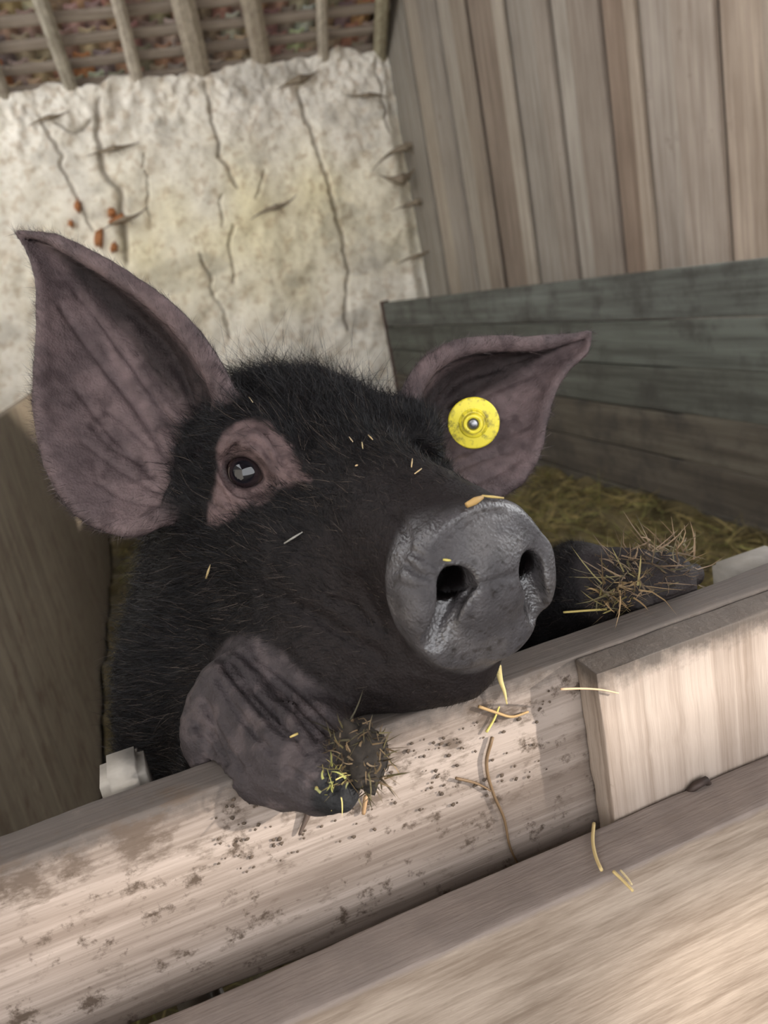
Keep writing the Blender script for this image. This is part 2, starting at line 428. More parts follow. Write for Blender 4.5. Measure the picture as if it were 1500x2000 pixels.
# ---- roof over the pen
ZE = CZ+0.267*YW+0.06; SL = math.tan(rad(32)); CS, SN = math.cos(rad(32)), math.sin(rad(32))
roof = empty('ceiling', (0.5, YW, ZE)); tag(roof, 'underside of the clay tiled barn roof on rough rafters', 'roof', kind='structure')
def on_roof(px, py, drop=0.0):
    d = ray(px, py)                                  # z = ZE-drop + SL*(YW-y)
    t = (ZE-drop+SL*YW-CZ)/(d[2]+SL*d[1]); return CAM+d*t
def roof_pt(x, s, up=0.0):                           # s metres up the slope from the wall
    return np.array([x, YW-s*CS-up*SN*-1*0, ZE+s*SN]) + up*np.array([0, SN, CS])
def beam(name, a, b, w, h, mat, parent, color=None, wob=0.006, seg=6, upv=(0, 0, 1)):
    a, b = Vector(a), Vector(b); d = (b-a).normalized()
    side = d.cross(Vector(upv)).normalized(); up = side.cross(d)
    bm = bmesh.new(); prev = None; L = (b-a).length
    for i in range(seg+1):
        c = a+(b-a)*(i/seg)+side*random.uniform(-wob, wob)
        k = 1+random.uniform(-0.06, 0.06)
        ring = []
        for t in range(8):
            an = t*math.pi/4+math.pi/8
            x, y = math.cos(an), math.sin(an); m = max(abs(x), abs(y)); q = 0.45
            x, y = x*(q+(1-q)/m), y*(q+(1-q)/m)
            ring.append(bm.verts.new(c+side*x*w/2*k+up*y*h/2*k))
        if prev:
            for t in range(8): bm.faces.new((prev[t], prev[(t+1) % 8], ring[(t+1) % 8], ring[t]))
        else: bm.faces.new(ring[::-1])
        prev = ring
    bm.faces.new(prev); bmesh.ops.recalc_face_normals(bm, faces=bm.faces)
    o = bm_obj(name, bm, mat, parent)
    if color: o.color = (*color, 1)
    return o
raft = [((80, 0), (145, 185), 0.085, (0.95, 0.97, 0.95)), ((228, 0), (266, 150), 0.08, (1.15, 1.15, 1.15)), ((355, 0), (388, 135), 0.135, (1, 0.98, 0.95)),
        ((490, 0), (512, 120), 0.125, (0.95, 0.92, 0.88)), ((630, 0), (631, 110), 0.075, (1.1, 1.1, 1.08)), ((745, 0), (742, 95), 0.085, (0.8, 0.8, 0.68)), ((-40, 60), (15, 200), 0.08, (0.9, 0.9, 0.9))]
for (p0, p1, w, c) in raft:
    a = on_roof(*p1, drop=0.03); b = on_roof(*p0, drop=0.03); d = (b-a)/np.linalg.norm(b-a)
    a = a-d*0.30; L = 4.1
    beam('rafter', a, a+d*L, w, 0.09, M['rafter'], roof, c)
GAUGE = 0.15
XA, XB = -1.6, XW-0.02
for r_ in range(0, 25):
    s = -0.25+r_*GAUGE
    p = roof_pt(0, s, 0.045)
    beam('batten', (XA, p[1]+random.uniform(-.008, .008), p[2]), (XB, p[1]+random.uniform(-.008, .008), p[2]), 0.072, 0.028, M['batten'], roof, None, 0.003, 8, (0, SN, CS))
# one wavy clay tile, shared by every tile
def tile_mesh():
    nx, ny = 8, 2; V = []; F = []
    for i in range(nx+1):
        u = i/nx
        z = 0.016*math.cos(u*2*math.pi)
        for j in range(ny+1):
            v = j/ny
            V.append(((u-0.5)*0.135, (v-0.5)*0.24, z+0.010*v)); V.append(((u-0.5)*0.135, (v-0.5)*0.24, z+0.016+0.010*v))
    def id_(i, j, t): return (i*(ny+1)+j)*2+t
    for i in range(nx):
        for j in range(ny):
            F.append((id_(i, j, 0), id_(i, j+1, 0), id_(i+1, j+1, 0), id_(i+1, j, 0)))
            F.append((id_(i, j, 1), id_(i+1, j, 1), id_(i+1, j+1, 1), id_(i, j+1, 1)))
        F.append((id_(i, 0, 0), id_(i+1, 0, 0), id_(i+1, 0, 1), id_(i, 0, 1)))
        F.append((id_(i, ny, 0), id_(i, ny, 1), id_(i+1, ny, 1), id_(i+1, ny, 0)))
    me = bpy.data.meshes.new('roof_tile'); me.from_pydata(V, [], F); me.materials.append(M['tile']); me.update(); return me
TM = tile_mesh()
tile_cols = [(0.30, 0.22, 0.17), (0.26, 0.20, 0.165), (0.40, 0.20, 0.12), (0.42, 0.34, 0.27), (0.32, 0.225, 0.17), (0.36, 0.26, 0.20), (0.24, 0.19, 0.16), (0.46, 0.39, 0.32), (0.30, 0.22, 0.17)]
ntile = 0
for r_ in range(0, 10):
    s = -0.325+r_*GAUGE
    x = -0.75+(0.06 if r_ % 2 else 0)
    while x < XB-0.08 and ntile < 295:
        o = bpy.data.objects.new('roof_tile', TM); COL.objects.link(o)
        p = roof_pt(x+random.uniform(-.008, .008), s+random.uniform(-.012, .012), 0.072)
        o.rotation_euler = (rad(-32)+rad(6)+random.uniform(-.03, .03), random.uniform(-.05, .05), random.uniform(-.05, .05)); o.location = p
        # y axis of the tile runs down the slope towards the wall
        set_parent(o, roof); o.color = (*[min(1, c*random.uniform(1.6, 2.3)) for c in random.choice(tile_cols)], 1); ntile += 1
        x += 0.122
pa, pb = roof_pt(0, -0.45, 0.125), roof_pt(0, 3.9, 0.125)
V = [(XA, pa[1], pa[2]), (XB, pa[1], pa[2]), (XB, pb[1], pb[2]), (XA, pb[1], pb[2])]
V += [(x, y, z+0.02) for x, y, z in V]
mesh_np('roof_shade_deck', V, [(0, 1, 2, 3), (7, 6, 5, 4), (0, 4, 5, 1), (1, 5, 6, 2), (2, 6, 7, 3), (3, 7, 4, 0)], M['underlay'], roof)
# unseen near slope over the aisle, added to limit sun and overhead sky
yr, zr = pb[1], pb[2]; yn = -1.5; zn = zr-SL*(yr-yn)
V = [(XA, yr, zr), (3.3, yr, zr), (3.3, yn, zn), (XA, yn, zn)]; V += [(x, y, z+0.03) for x, y, z in V]
mesh_np('roof_shade_deck', V, [(0, 1, 2, 3), (7, 6, 5, 4), (0, 4, 5, 1), (1, 5, 6, 2), (2, 6, 7, 3), (3, 7, 4, 0)], M['underlay'], roof)
# corner post where the roof meets the boards
plank('trim_1', (XW-0.06, YW-0.02, 2.55), (XW-0.015, YW+0.10, 3.6), M['wallboard'], None, 0.004, (0.6, 0.62, 0.5)); tag(bpy.data.objects['trim_1'], 'thin grey corner post between roof and board wall', 'post', kind='structure')

# ------------------------------------------------------------------ pen partitions
YE = 4.97
pr = empty('pen_partition', (XR+0.02, 2.7, 0)); tag(pr, 'grey-green stained plank partition below the upright board wall', 'partition', 'pen side partitions')
hs = [ZT, ZT-0.158, ZT-0.315, ZT-0.47, ZT-0.63, ZT-0.79, 0.0]
pc = [(1.05, 1.10, 1.08), (0.95, 1.0, 0.95), (0.9, 0.92, 0.86), (0.95, 0.82, 0.7), (0.85, 0.72, 0.62), (0.8, 0.7, 0.6)]
for i in range(6):
    plank('plank', (XR+random.uniform(0, .004), 0.36, hs[i+1]+0.003), (XR+0.035, YE, hs[i]-0.003), M['part_r'], pr, 0.003, pc[i])
plank('end_post', (XR-0.001, YE+0.001, 0.0), (XR+0.05, YE+0.05, ZT+0.008), M['end'], pr, 0.004)
pl = empty('pen_partition', (XL-0.02, 2.0, 0)); tag(pl, 'brown wooden partition close behind the big upright ear', 'partition', 'pen side partitions')
y = 0.36
for i, w in enumerate((0.62, 0.55, 0.66, 0.6, 0.5, 0.7, 0.62)):
    plank('plank', (XL-0.03, y+0.002, 0.0), (XL+random.uniform(-.002, 0), y+w-0.002, ZT-0.003), M['part_l'], pl, 0.003, None, 0.001); y += w

# ------------------------------------------------------------------ front fence
ZF = CZ-0.202
FENCE_BOX = [((-0.34, 0.320, CZ-0.312), (1.65, 0.345, ZF)), ((0.173, 0.300, 0.0), (0.335, 0.320, ZF-0.001)), ((-0.34, 0.268, CZ-0.50), (1.65, 0.300, CZ-0.289))]
fence = empty('pen_fence', (0.15, 0.32, 0)); tag(fence, 'rough sawn timber pen fence the black pig leans over', 'fence')
def warp_rail(V):
    V = V.copy(); k = np.clip((CZ-0.26-V[:, 2])/0.05, 0, 1)
    V[:, 2] += k*np.interp(V[:, 0], [-0.34, -0.085, 0.13, 0.5], [0.008, 0.0, -0.012, -0.02])
    return V
rail = rough_board('rail', (-0.34, 0.320, CZ-0.3075), (1.65, 0.345, ZF), M['rail'], fence, 0.005, 0.0009, 0.0018, warp_rail, 1)
cleat = rough_board('batten', (0.173, 0.300, 0.0), (0.335, 0.3195, ZF-0.001), M['cleat'], fence, 0.005, 0.0009, 0.0016, None, 2)
lower = rough_board('board', (-0.34, 0.268, CZ-0.50), (1.65, 0.2995, CZ-0.289), M['lower'], fence, 0.005, 0.0009, 0.0018, None, 3)
plank('board', (-0.34, 0.275, 0.30), (1.65, 0.2995, CZ-0.51), M['lower'], fence)
plank('board', (-0.34, 0.275, 0.05), (1.65, 0.2995, 0.295), M['lower'], fence)
plank('batten', (-0.34, 0.3005, 0.0), (-0.20, 0.3195, ZF-0.002), M['cleat'], fence)
stained_wood(M['rail'])
stain_attr(rail, [(40, 1720, 110, 60, 1.0), (270, 1640, 75, 60, 1.15), (150, 1690, 60, 40, .8), (345, 1555, 45, 22, 1.0), (600, 1580, 60, 30, .95), (480, 1545, 60, 25, .9), (560, 1640, 22, 40, .6), (960, 1395, 70, 30, 1.1),
                  (885, 1465, 50, 40, .75), (980, 1545, 60, 60, .55), (780, 1490, 70, 60, .6), (700, 1560, 80, 45, .7), (400, 1660, 60, 50, .6), (180, 1800, 40, 40, .5), (590, 1790, 25, 25, .6), (1110, 1480, 50, 120, .35), (540, 1690, 50, 50, .5), (1050, 1330, 40, 30, .5), (820, 1600, 90, 50, .45)], 0.18)
POSTS = []                                   # (centre x, centre y, top z, width, depth)
for px, py, y, w, d in ((236, 1487, 0.366, 0.022, 0.030), (1475, 1092, 0.47, 0.058, 0.040)):
    q = on_y(px, py, y); POSTS.append((q[0], q[1], q[2], w, d))
POST_BOX = [((x-w/2-.004, y-d/2-.004, 0.0), (x+w/2+.004, y+d/2+.004, z+.004)) for x, y, z, w, d in POSTS]

# ------------------------------------------------------------------ the pig
def cam2w(v): return CAM + IR*v[0] + ID*v[1] + FW*v[2]
def camv(px, py, z): return np.array([(px-750)/FPX*z, (py-1000)/FPX*z, z])
def rotw(v): return IR*v[0] + ID*v[1] + FW*v[2]
_M = camv(655, 905, 0.455); _S = camv(938, 1130, 0.338)
_F = (_S-_M); SN_LEN = np.linalg.norm(_F); _F /= SN_LEN
_L = np.array([0.87, -0.13, 0.47]); _L -= _F*(_L@_F); _L /= np.linalg.norm(_L)
_U = np.cross(_F, _L); _U = _U if _U[1] < 0 else -_U
HM, HL, HF, HU = cam2w(_M), rotw(_L), rotw(_F), rotw(_U)
def hd(l, f, u): return HM + HL*l + HF*f + HU*u          # head space: lateral, forward, up -> world

def smin(a, b, k):
    h = np.clip(0.5+0.5*(b-a)/k, 0, 1); return b+(a-b)*h-k*h*(1-h)
def smax(a, b, k): return -smin(-a, -b, k)
def rcone(P, a, b, r1, r2):
    a, b = np.asarray(a), np.asarray(b); ab = b-a; t = np.clip(((P-a)@ab)/(ab@ab), 0, 1)
    return np.linalg.norm(P-a-t[:, None]*ab, axis=1)-(r1+(r2-r1)*t)
def ell(P, c, r):
    q = P-np.asarray(c); r = np.asarray(r); k0 = np.linalg.norm(q/r, axis=1); k1 = np.linalg.norm(q/(r*r), axis=1)
    return k0*(k0-1)/np.maximum(k1, 1e-6)
def sbox(P, lo, hi):
    c = (np.array(lo)+np.array(hi))/2; h = (np.array(hi)-np.array(lo))/2; q = np.abs(P-c)-h
    return np.linalg.norm(np.maximum(q, 0), axis=1)+np.minimum(q.max(1), 0)

# snout disc frame (in head coordinates)
AL = rad(14)
SC = np.array([0, SN_LEN, 0.0]); SNn = np.array([0, math.cos(AL), math.sin(AL)]); STt = np.array([0, -math.sin(AL), math.cos(AL)])
# eye
EYE_W = at(487, 922, 0.4315); EYE_R = 0.0128
EYE_G = -ray(505, 935); EYE_G = EYE_G + 0.28*(-IR) + 0.0*ID; EYE_G /= np.linalg.norm(EYE_G)   # gaze
EYE_X = np.cross(EYE_G, -ID); EYE_X /= np.linalg.norm(EYE_X)
if EYE_X@IR < 0: EYE_X = -EYE_X
_c, _s = math.cos(rad(20)), math.sin(rad(20))
EYE_Y = np.cross(EYE_X, EYE_G); EYE_Y = EYE_Y if EYE_Y@ID < 0 else -EYE_Y
EYE_X, EYE_Y = EYE_X*_c-EYE_Y*_s, EYE_Y*_c+EYE_X*_s           # the lid slit slants down towards the snout
EYE2_W = hd(0.062, 0.004, -0.004)

# ---- ears: curved sheets between an inner and an outer edge
def catmull(pts, n):
    pts = np.array(pts, float); d = np.r_[0, np.cumsum(np.linalg.norm(np.diff(pts, axis=0), axis=1))]; d /= d[-1]
    t = np.linspace(0, 1, n); out = np.zeros((n, pts.shape[1]))
    m = np.gradient(pts, d, axis=0)
    i = np.clip(np.searchsorted(d, t, side='right')-1, 0, len(d)-2)
    h = d[i+1]-d[i]; s = (t-d[i])/h; s = s[:, None]; h = h[:, None]
    out = (2*s**3-3*s**2+1)*pts[i]+(s**3-2*s**2+s)*h*m[i]+(-2*s**3+3*s**2)*pts[i+1]+(s**3-s**2)*h*m[i+1]
    return out
def ear_sheet(e0, e1, bulge, skew, nu=150, nv=110, ridges=()):
    """edge lists of (px, py, depth); the sheet is hollowed away from its opening"""
    A = np.array([at(*p) for p in catmull(e0, nu)]); B = np.array([at(*p) for p in catmull(e1, nu)])
    u = np.linspace(0, 1, nu)[:, None]; v = np.linspace(0, 1, nv)[None, :]
    P = A[:, None, :]*(1-v[..., None]) + B[:, None, :]*v[..., None]
    prof = (v**skew*(1-v)); prof = prof/prof.max()
    amp = bulge*np.sin(np.pi*np.clip(0.16+0.80*u, 0, 1))
    dep = amp*prof
    for (v0, vw, h, u0, u1) in ridges:
        vv = v0[0]+(v0[1]-v0[0])*u
        dep = dep - h*np.exp(-((v-vv)/vw)**2)*sstep(u0, u0+0.12, u)*sstep(u1, u1-0.2, u)
    out = FW*0.92 - ID*0.25
    P = P + dep[..., None]*out
    th = np.broadcast_to(0.0028+0.0024*(1-u)+0.0022*np.exp(-(v/0.08)**2)+0.0006*np.exp(-((1-v)/0.06)**2), (nu, nv)).copy()
    th *= np.broadcast_to(1-0.45*sstep(0.8, 1.0, u), (nu, nv))
    return P, th, np.broadcast_to(u, (nu, nv)), np.broadcast_to(v, (nu, nv))
earA = ear_sheet([(455, 850, .452), (432, 760, .452), (395, 690, .458), (335, 618, .465), (250, 552, .475), (160, 498, .487), (80, 462, .498), (38, 458, .505)],
                 [(352, 960, .440), (318, 1005, .436), (265, 1030, .437), (205, 1022, .440), (140, 975, .446), (98, 895, .452), (78, 790, .460), (80, 690, .470), (82, 600, .482), (70, 520, .494), (38, 462, .505)],
                 0.042, 0.55, ridges=(((0.42, 0.50), 0.05, 0.0045, 0.15, 0.85), ((0.62, 0.60), 0.05, 0.003, 0.1, 0.7), ((0.28, 0.34), 0.035, 0.003, 0.2, 0.7)))
earB = ear_sheet([(795, 830, .500), (805, 765, .500), (838, 715, .505), (895, 682, .515), (960, 672, .528), (1040, 672, .542), (1100, 664, .553), (1150, 652, .560)],
                 [(855, 925, .492), (890, 965, .500), (950, 968, .510), (1005, 940, .520), (1040, 890, .530), (1058, 825, .538), (1075, 765, .545), (1108, 715, .553), (1145, 685, .558), (1152, 655, .560)],
                 0.030, 0.60, ridges=(((0.30, 0.34), 0.05, 0.004, 0.2, 0.85), ((0.52, 0.5), 0.06, 0.002, 0.1, 0.7)))
EAR = []
for P_, th_, u_, v_ in (earA, earB):
    pts = P_.reshape(-1, 3); kd = KDTree(len(pts))
    for i, p in enumerate(pts): kd.insert(p, i)
    kd.balance(); lo_, hi_ = pts.min(0)-0.036, pts.max(0)+0.036
    gn = np.ceil((hi_-lo_)/0.006).astype(int)+1
    gg = lo_+np.stack(np.meshgrid(*[np.arange(n) for n in gn], indexing='ij'), -1).reshape(-1, 3)*0.006
    gd = np.array([kd.find(q)[2] for q in gg]).reshape(gn)
    EAR.append((kd, pts, th_.ravel(), u_.ravel(), v_.ravel(), lo_, hi_, gd))
def ear_d(P, e):
    kd, pts, th, u, v, lo, hi, gd = EAR[e]
    d = np.full(len(P), 0.05); idx = np.zeros(len(P), int)
    w = np.nonzero(((P > lo) & (P < hi)).all(1))[0]
    gi_ = np.rint((P[w]-lo)/0.006).astype(int); c_ = gd[gi_[:, 0], gi_[:, 1], gi_[:, 2]]
    d[w] = c_-0.0055; w = w[c_ < 0.025]
    f = kd.find
    for i in w:
        co, j, dd = f(P[i]); d[i] = dd-th[j]; idx[i] = j
    return d, idx, w

# torso and legs, in world space relative to the lens
def W(x, y, z): return np.array([x, y, CZ+z])
CHEST = W(0.075, 0.52, -0.235); BELLY = W(0.12, 0.74, -0.42); HIP = W(0.14, 0.92, -0.62)
def pig_sdf(P):
    d = np.full(len(P), 1.0)
    def add(f, c, r, k):                                 # only where the piece can matter
        w = np.nonzero(((P-np.asarray(c))**2).sum(1) < r*r)[0]
        if len(w): d[w] = smin(d[w], f(P[w]), k)
    # trunk
    add(lambda p: rcone(p, CHEST, BELLY, 0.105, 0.145), (CHEST+BELLY)/2, 0.42, 0.06)
    add(lambda p: rcone(p, BELLY, HIP, 0.145, 0.125), (HIP+BELLY)/2, 0.42, 0.06)
    for s in (-1, 1):
        knee, hock, fet, toe = HIP+[s*.095, -.07, -.16], HIP+[s*.10, .075, -.235], HIP+[s*.10, .05, -.372], HIP+[s*.10, .0, -.412]
        add(lambda p: rcone(p, HIP+[s*.07, 0, -.02], knee, .095, .055), (HIP+knee)/2, .35, .04)
        add(lambda p: rcone(p, knee, hock, .05, .028), (hock+knee)/2, .3, .02)
        add(lambda p: rcone(p, hock, fet, .026, .021), (hock+fet)/2, .25, .015)
        add(lambda p: rcone(p, fet, toe, .022, .016), (fet+toe)/2, .2, .012)
    add(lambda p: rcone(p, HIP+[0, .11, .06], HIP+[.03, .17, -.08], .012, .006), HIP+[0, .14, 0], .25, .015)
    # neck and breast behind the fence
    NK = hd(0, -0.07, -0.055)
    add(lambda p: rcone(p, NK, CHEST, .088, .108), (NK+CHEST)/2, .4, .05)
    BR = at(462, 1330, 0.505)
    add(lambda p: rcone(p, BR, at(470, 1560, 0.55), .072, .085), BR, .4, .05)
    # head
    H = (P-HM)@np.stack([HL, HF, HU], 1)
    near = np.nonzero((H**2).sum(1) < 0.30**2)[0]
    if len(near):
        q = H[near]; qa = q.copy(); qa[:, 0] = np.abs(qa[:, 0])
        h = ell(q, (0, -.050, -.033), (.074, .070, .060))
        h = smin(h, ell(q, (0, -.012, -.014), (.058, .052, .034)), .03)
        h = smin(h, rcone(q, (0, 0, -.032), (0, .132, -.004), .047, .0335), .03)
        h = smin(h, rcone(q, (0, .02, -.004), (0, .12, .004), .030, .026), .02)
        h = smin(h, ell(qa, (.044, -.012, -.058), (.042, .066, .056)), .03)
        h = smin(h, ell(qa, (.036, .045, -.046), (.026, .05, .034)), .025)
        h = smin(h, ell(qa, (.052, -.008, .016), (.020, .024, .014)), .022)     # brow
        h = smin(h, rcone(q, (0, .0, -.082), (0, .108, -.050), .052, .026), .02)
        h = smin(h, ell(q, (0, -.02, -.10), (.072, .085, .06)), .04)
        # lower jaw resting on the rail
        h = smin(h, rcone(P[near], at(600, 1290, .425), at(880, 1275, .372), .040, .024), .02)
        # snout disc
        r = q-SC; w = r@SNn; t = r@STt; l = r[:, 0]
        sq = np.sqrt((l/.0395)**2 + (t/np.where(t > 0, .0330, .0415))**2+1e-9)
        dome = w + 0.004*(sq**2) + 0.0035*sstep(-.010, -.04, t)
        dc = np.stack([(sq-1)*.039+.0045, np.abs(dome+.005)-.010+.0045], 1)
        disc = np.linalg.norm(np.maximum(dc, 0), axis=1)+np.minimum(dc.max(1), 0)-.0045
        # swollen wings beside the nostrils
        la = np.abs(l)
        A3 = np.stack([la, w, t], 1)
        disc = smin(disc, ell(A3, (.0305, .002, -.004), (.0085, .0085, .018)), .007)
        disc = smin(disc, ell(A3, (.010, .0005, -.027), (.018, .0055, .012)), .010)
        disc = smin(disc, ell(A3, (.0, .001, .018), (.022, .004, .016)), .012)
        h = smin(h, disc, .0055)
        # nostrils with their comma-shaped outer slit
        n1 = ell(A3, (.0185, -.004, .003), (.0084, .030, .0082))
        n2 = rcone(A3, (.0205, .005, .001), (.0285, .0060, -.0215), .0076, .0052)
        h = smax(h, -smin(n1, n2, .004), .0025)
        cr = rcone(A3, (0, .0062, -.0050), (.014, .0062, -.0030), .0018, .0018); h = smax(h, -cr, .0015)
        # skin relief
        pw = P[near]
        k_ = np.nonzero(np.abs(h) < .010)[0]
        if len(k_): h[k_] += (fbm(pw[k_]*260, 2, 61)*0.00035 + fbm(pw[k_]*90, 2, 63)*0.0007)*np.where(sq[k_] < 1.25, 0.35, 1.0)
        d[near] = smin(d[near], h, .035)
    # eyes: socket, lids and slit
    for (E, G, X, Y, on) in ((EYE_W, EYE_G, EYE_X, EYE_Y, 1),):
        r = P-E; dist = np.linalg.norm(r, axis=1); w = np.nonzero(dist < .05)[0]
        if len(w):
            rr = r[w]; x = rr@X; y = rr@Y; g = rr@G; di = dist[w]
            e = d[w]
            e = smin(e, di-(EYE_R+.0040), .010)
            # slit: almond around the gaze axis, measured on the ball
            a = x/np.maximum(g, .004)*EYE_R; b_ = y/np.maximum(g, .004)*EYE_R
            up = .0082*(1-(np.clip(a, -.0155, .0155)/.0155)**2); dn = -.0090*(1-(np.clip(a, -.0155, .0155)/.0155)**2)
            alm = np.maximum(np.maximum(b_-up, dn-b_), np.abs(a)-.0155)
            alm = np.where(g > .002, alm*.7, .02)
            # lid folds above the slit and below it
            fold = np.sin((b_-up)*900)*np.exp(-np.abs(b_-up-.006)/.007)*.0007
            e = e + np.where(g > 0, fold, 0)
            e = smin(e, np.sqrt((np.maximum(np.abs(alm)-.0007, 0))**2+(di-EYE_R-.0030)**2)-.0022, .003) if on else e
            e = smax(e, -np.maximum(alm, di-.030), .0012)
            e = smax(e, -(di-EYE_R-.0004), .0008)
            d[w] = e
    # fore leg hooked over the rail: fore arm, wrist, foot and toes
    FA = at(470, 1390, .400)
    leg = [(FA, at(470, 1580, .48), .028, .042, .02), (at(478, 1378, .396), at(585, 1470, .366), .0255, .0215, .010), (at(415, 1450, .385), at(450, 1460, .385), .0145, .021, .010),
           (at(500, 1500, .362), at(600, 1515, .350), .0150, .0125, .012),
           (at(585, 1465, .362), at(625, 1510, .349), .0205, .0150, .010), (at(620, 1505, .349), at(660, 1548, .340), .0145, .0080, .006),
           (at(630, 1440, .366), at(690, 1478, .356), .0150, .0100, .008), (at(690, 1478, .356), at(722, 1508, .350), .0100, .0060, .005)]
    g = np.full(len(P), 1.0); w = np.nonzero(((P-FA)**2).sum(1) < .2**2)[0]
    if len(w):
        pw = P[w]; e = np.full(len(w), 1.0)
        for a, b, r1, r2, k in leg: e = smin(e, rcone(pw, a, b, r1, r2), k)
        ax = at(640, 1530, .345)-FA; ax /= np.linalg.norm(ax)
        s = pw-FA; al = s@ax; pe = s-al[:, None]*ax
        rdg = fbm(pe*170+ax*(al*22)[:, None], 3, 71); e = e + 0.0017*(np.abs(rdg)-.35) + .0016*fbm(pw*80, 2, 73)
        d[w] = smin(d[w], e, .012)
    # the other fore leg, lying along the back of the rail
    LB = at(1130, 1150, .478)
    leg2 = [(at(1000, 1290, .53), LB, .045, .027, .02), (LB, at(1235, 1140, .462), .0262, .0195, .012), (at(1235, 1140, .462), at(1300, 1130, .458), .020, .0165, .008),
            (at(1295, 1130, .462), at(1350, 1122, .466), .0140, .0075, .006), (at(1290, 1160, .450), at(1335, 1160, .452), .0125, .0065, .006), (at(1215, 1170, .452), at(1240, 1185, .446), .010, .007, .006)]
    w = np.nonzero(((P-LB)**2).sum(1) < .24**2)[0]
    if len(w):
        pw = P[w]; e = np.full(len(w), 1.0)
        for a, b, r1, r2, k in leg2: e = smin(e, rcone(pw, a, b, r1, r2), k)
        e = e + .0010*fbm(pw*110, 3, 75)
        d[w] = smin(d[w], e, .014)
    # ears
    for e in (0, 1):
        lo, hi = EAR[e][5], EAR[e][6]
        w = np.nonzero(((P > lo) & (P < hi)).all(1))[0]
        if len(w):
            de, idx, _ = ear_d(P[w], e); uu = EAR[e][3][idx]
            k = 0.004+0.012*sstep(0.22, 0.0, uu)
            de = de + 0.0005*fbm(P[w]*150, 2, 77)
            d[w] = smin(d[w], de, k)
    # ear canal of the near ear
    d[:] = smax(d, -rcone(P, at(400, 870, .452), at(430, 880, .462), .010, .004), .01)
    # the rail, batten and boards press into the flesh
    for lo, hi in FENCE_BOX+POST_BOX:
        d[:] = np.maximum(d, -(sbox(P, lo, hi)-0.0006))
    d[:] = np.maximum(d, -(P[:, 2]-0.012))
    return d

def surface_nets(sdf, lo, hi, h, B=8):
    lo = np.asarray(lo); hi = np.asarray(hi); nb = np.ceil((hi-lo)/(h*B)).astype(int)
    gi = np.stack(np.meshgrid(*[np.arange(n) for n in nb], indexing='ij'), -1).reshape(-1, 3)
    cen = lo+(gi+0.5)*B*h
    dc = sdf(cen)
    act = gi[np.abs(dc) < B*h*0.87*1.15+0.003]
    n1 = B+1
    loc = np.stack(np.meshgrid(*[np.arange(n1)]*3, indexing='ij'), -1).reshape(-1, 3)
    D = np.empty((len(act), n1, n1, n1), np.float32)
    step = 600
    for s in range(0, len(act), step):
        bl = act[s:s+step]
        P = lo+((bl[:, None, :]*B+loc[None])*h)
        D[s:s+step] = sdf(P.reshape(-1, 3)).reshape(len(bl), n1, n1, n1)
    ng = nb*B+2
    def gid(c): return (c[:, 0]*ng[1]+c[:, 1])*ng[2]+c[:, 2]
    ins = D < 0
    cnt = np.zeros((len(act), B, B, B), np.int8)
    for a in (0, 1):
        for b in (0, 1):
            for c in (0, 1): cnt += ins[:, a:a+B, b:b+B, c:c+B]
    ci = np.argwhere((cnt > 0) & (cnt < 8))
    k, i, j, l = ci.T
    acc = np.zeros((len(ci), 3)); num = np.zeros(len(ci))
    corners = [(a, b, c) for a in (0, 1) for b in (0, 1) for c in (0, 1)]
    val = {c: D[k, i+c[0], j+c[1], l+c[2]].astype(np.float64) for c in corners}
    for c in corners:
        for ax in range(3):
            if c[ax] == 0:
                e = list(c); e[ax] = 1; e = tuple(e)
                va, vb = val[c], val[e]; m = (va < 0) != (vb < 0)
                t = np.where(m, va/np.where(m, va-vb, 1), 0)
                p = np.array(c, float)[None]+np.eye(3)[ax][None]*t[:, None]
                acc += p*m[:, None]; num += m
    gc = act[k]*B+np.stack([i, j, l], 1)
    V = lo+(gc+acc/num[:, None])*h
    ids = gid(gc); order = np.argsort(ids); sid = ids[order]
    def look(c):
        g = gid(c); p = np.clip(np.searchsorted(sid, g), 0, len(sid)-1)
        return np.where(sid[p] == g, order[p], -1)
    quads = []
    for ax in range(3):
        sl0 = [slice(None), slice(0, B), slice(0, B), slice(0, B)]; sl1 = list(sl0); sl1[ax+1] = slice(1, B+1)
        a, b = ins[tuple(sl0)], ins[tuple(sl1)]
        e = np.argwhere(a != b); kk = e[:, 0]; g = act[kk]*B+e[:, 1:]
        inside = a[tuple(e.T)]
        b1, c1 = (ax+1) % 3, (ax+2) % 3
        oB = np.zeros(3, int); oB[b1] = 1; oC = np.zeros(3, int); oC[c1] = 1
        q = np.stack([look(g-oB-oC), look(g-oC), look(g), look(g-oB)], 1)
        q = np.where(inside[:, None], q, q[:, ::-1])
        quads.append(q[(q >= 0).all(1)])
    return V, np.concatenate(quads)

PV, PF = surface_nets(pig_sdf, CAM+[-0.24, 0.22, -1.05], CAM+[0.46, 1.20, 0.16], 0.0016)
# two light smoothing passes
for _ in range(2):
    S_ = np.zeros_like(PV); C_ = np.zeros(len(PV))
    for a in range(4):
        for b in (1, 3):
            np.add.at(S_, PF[:, a], PV[PF[:, (a+b) % 4]]); np.add.at(C_, PF[:, a], 1)
    PV = PV*0.5+0.5*S_/np.maximum(C_, 1)[:, None]
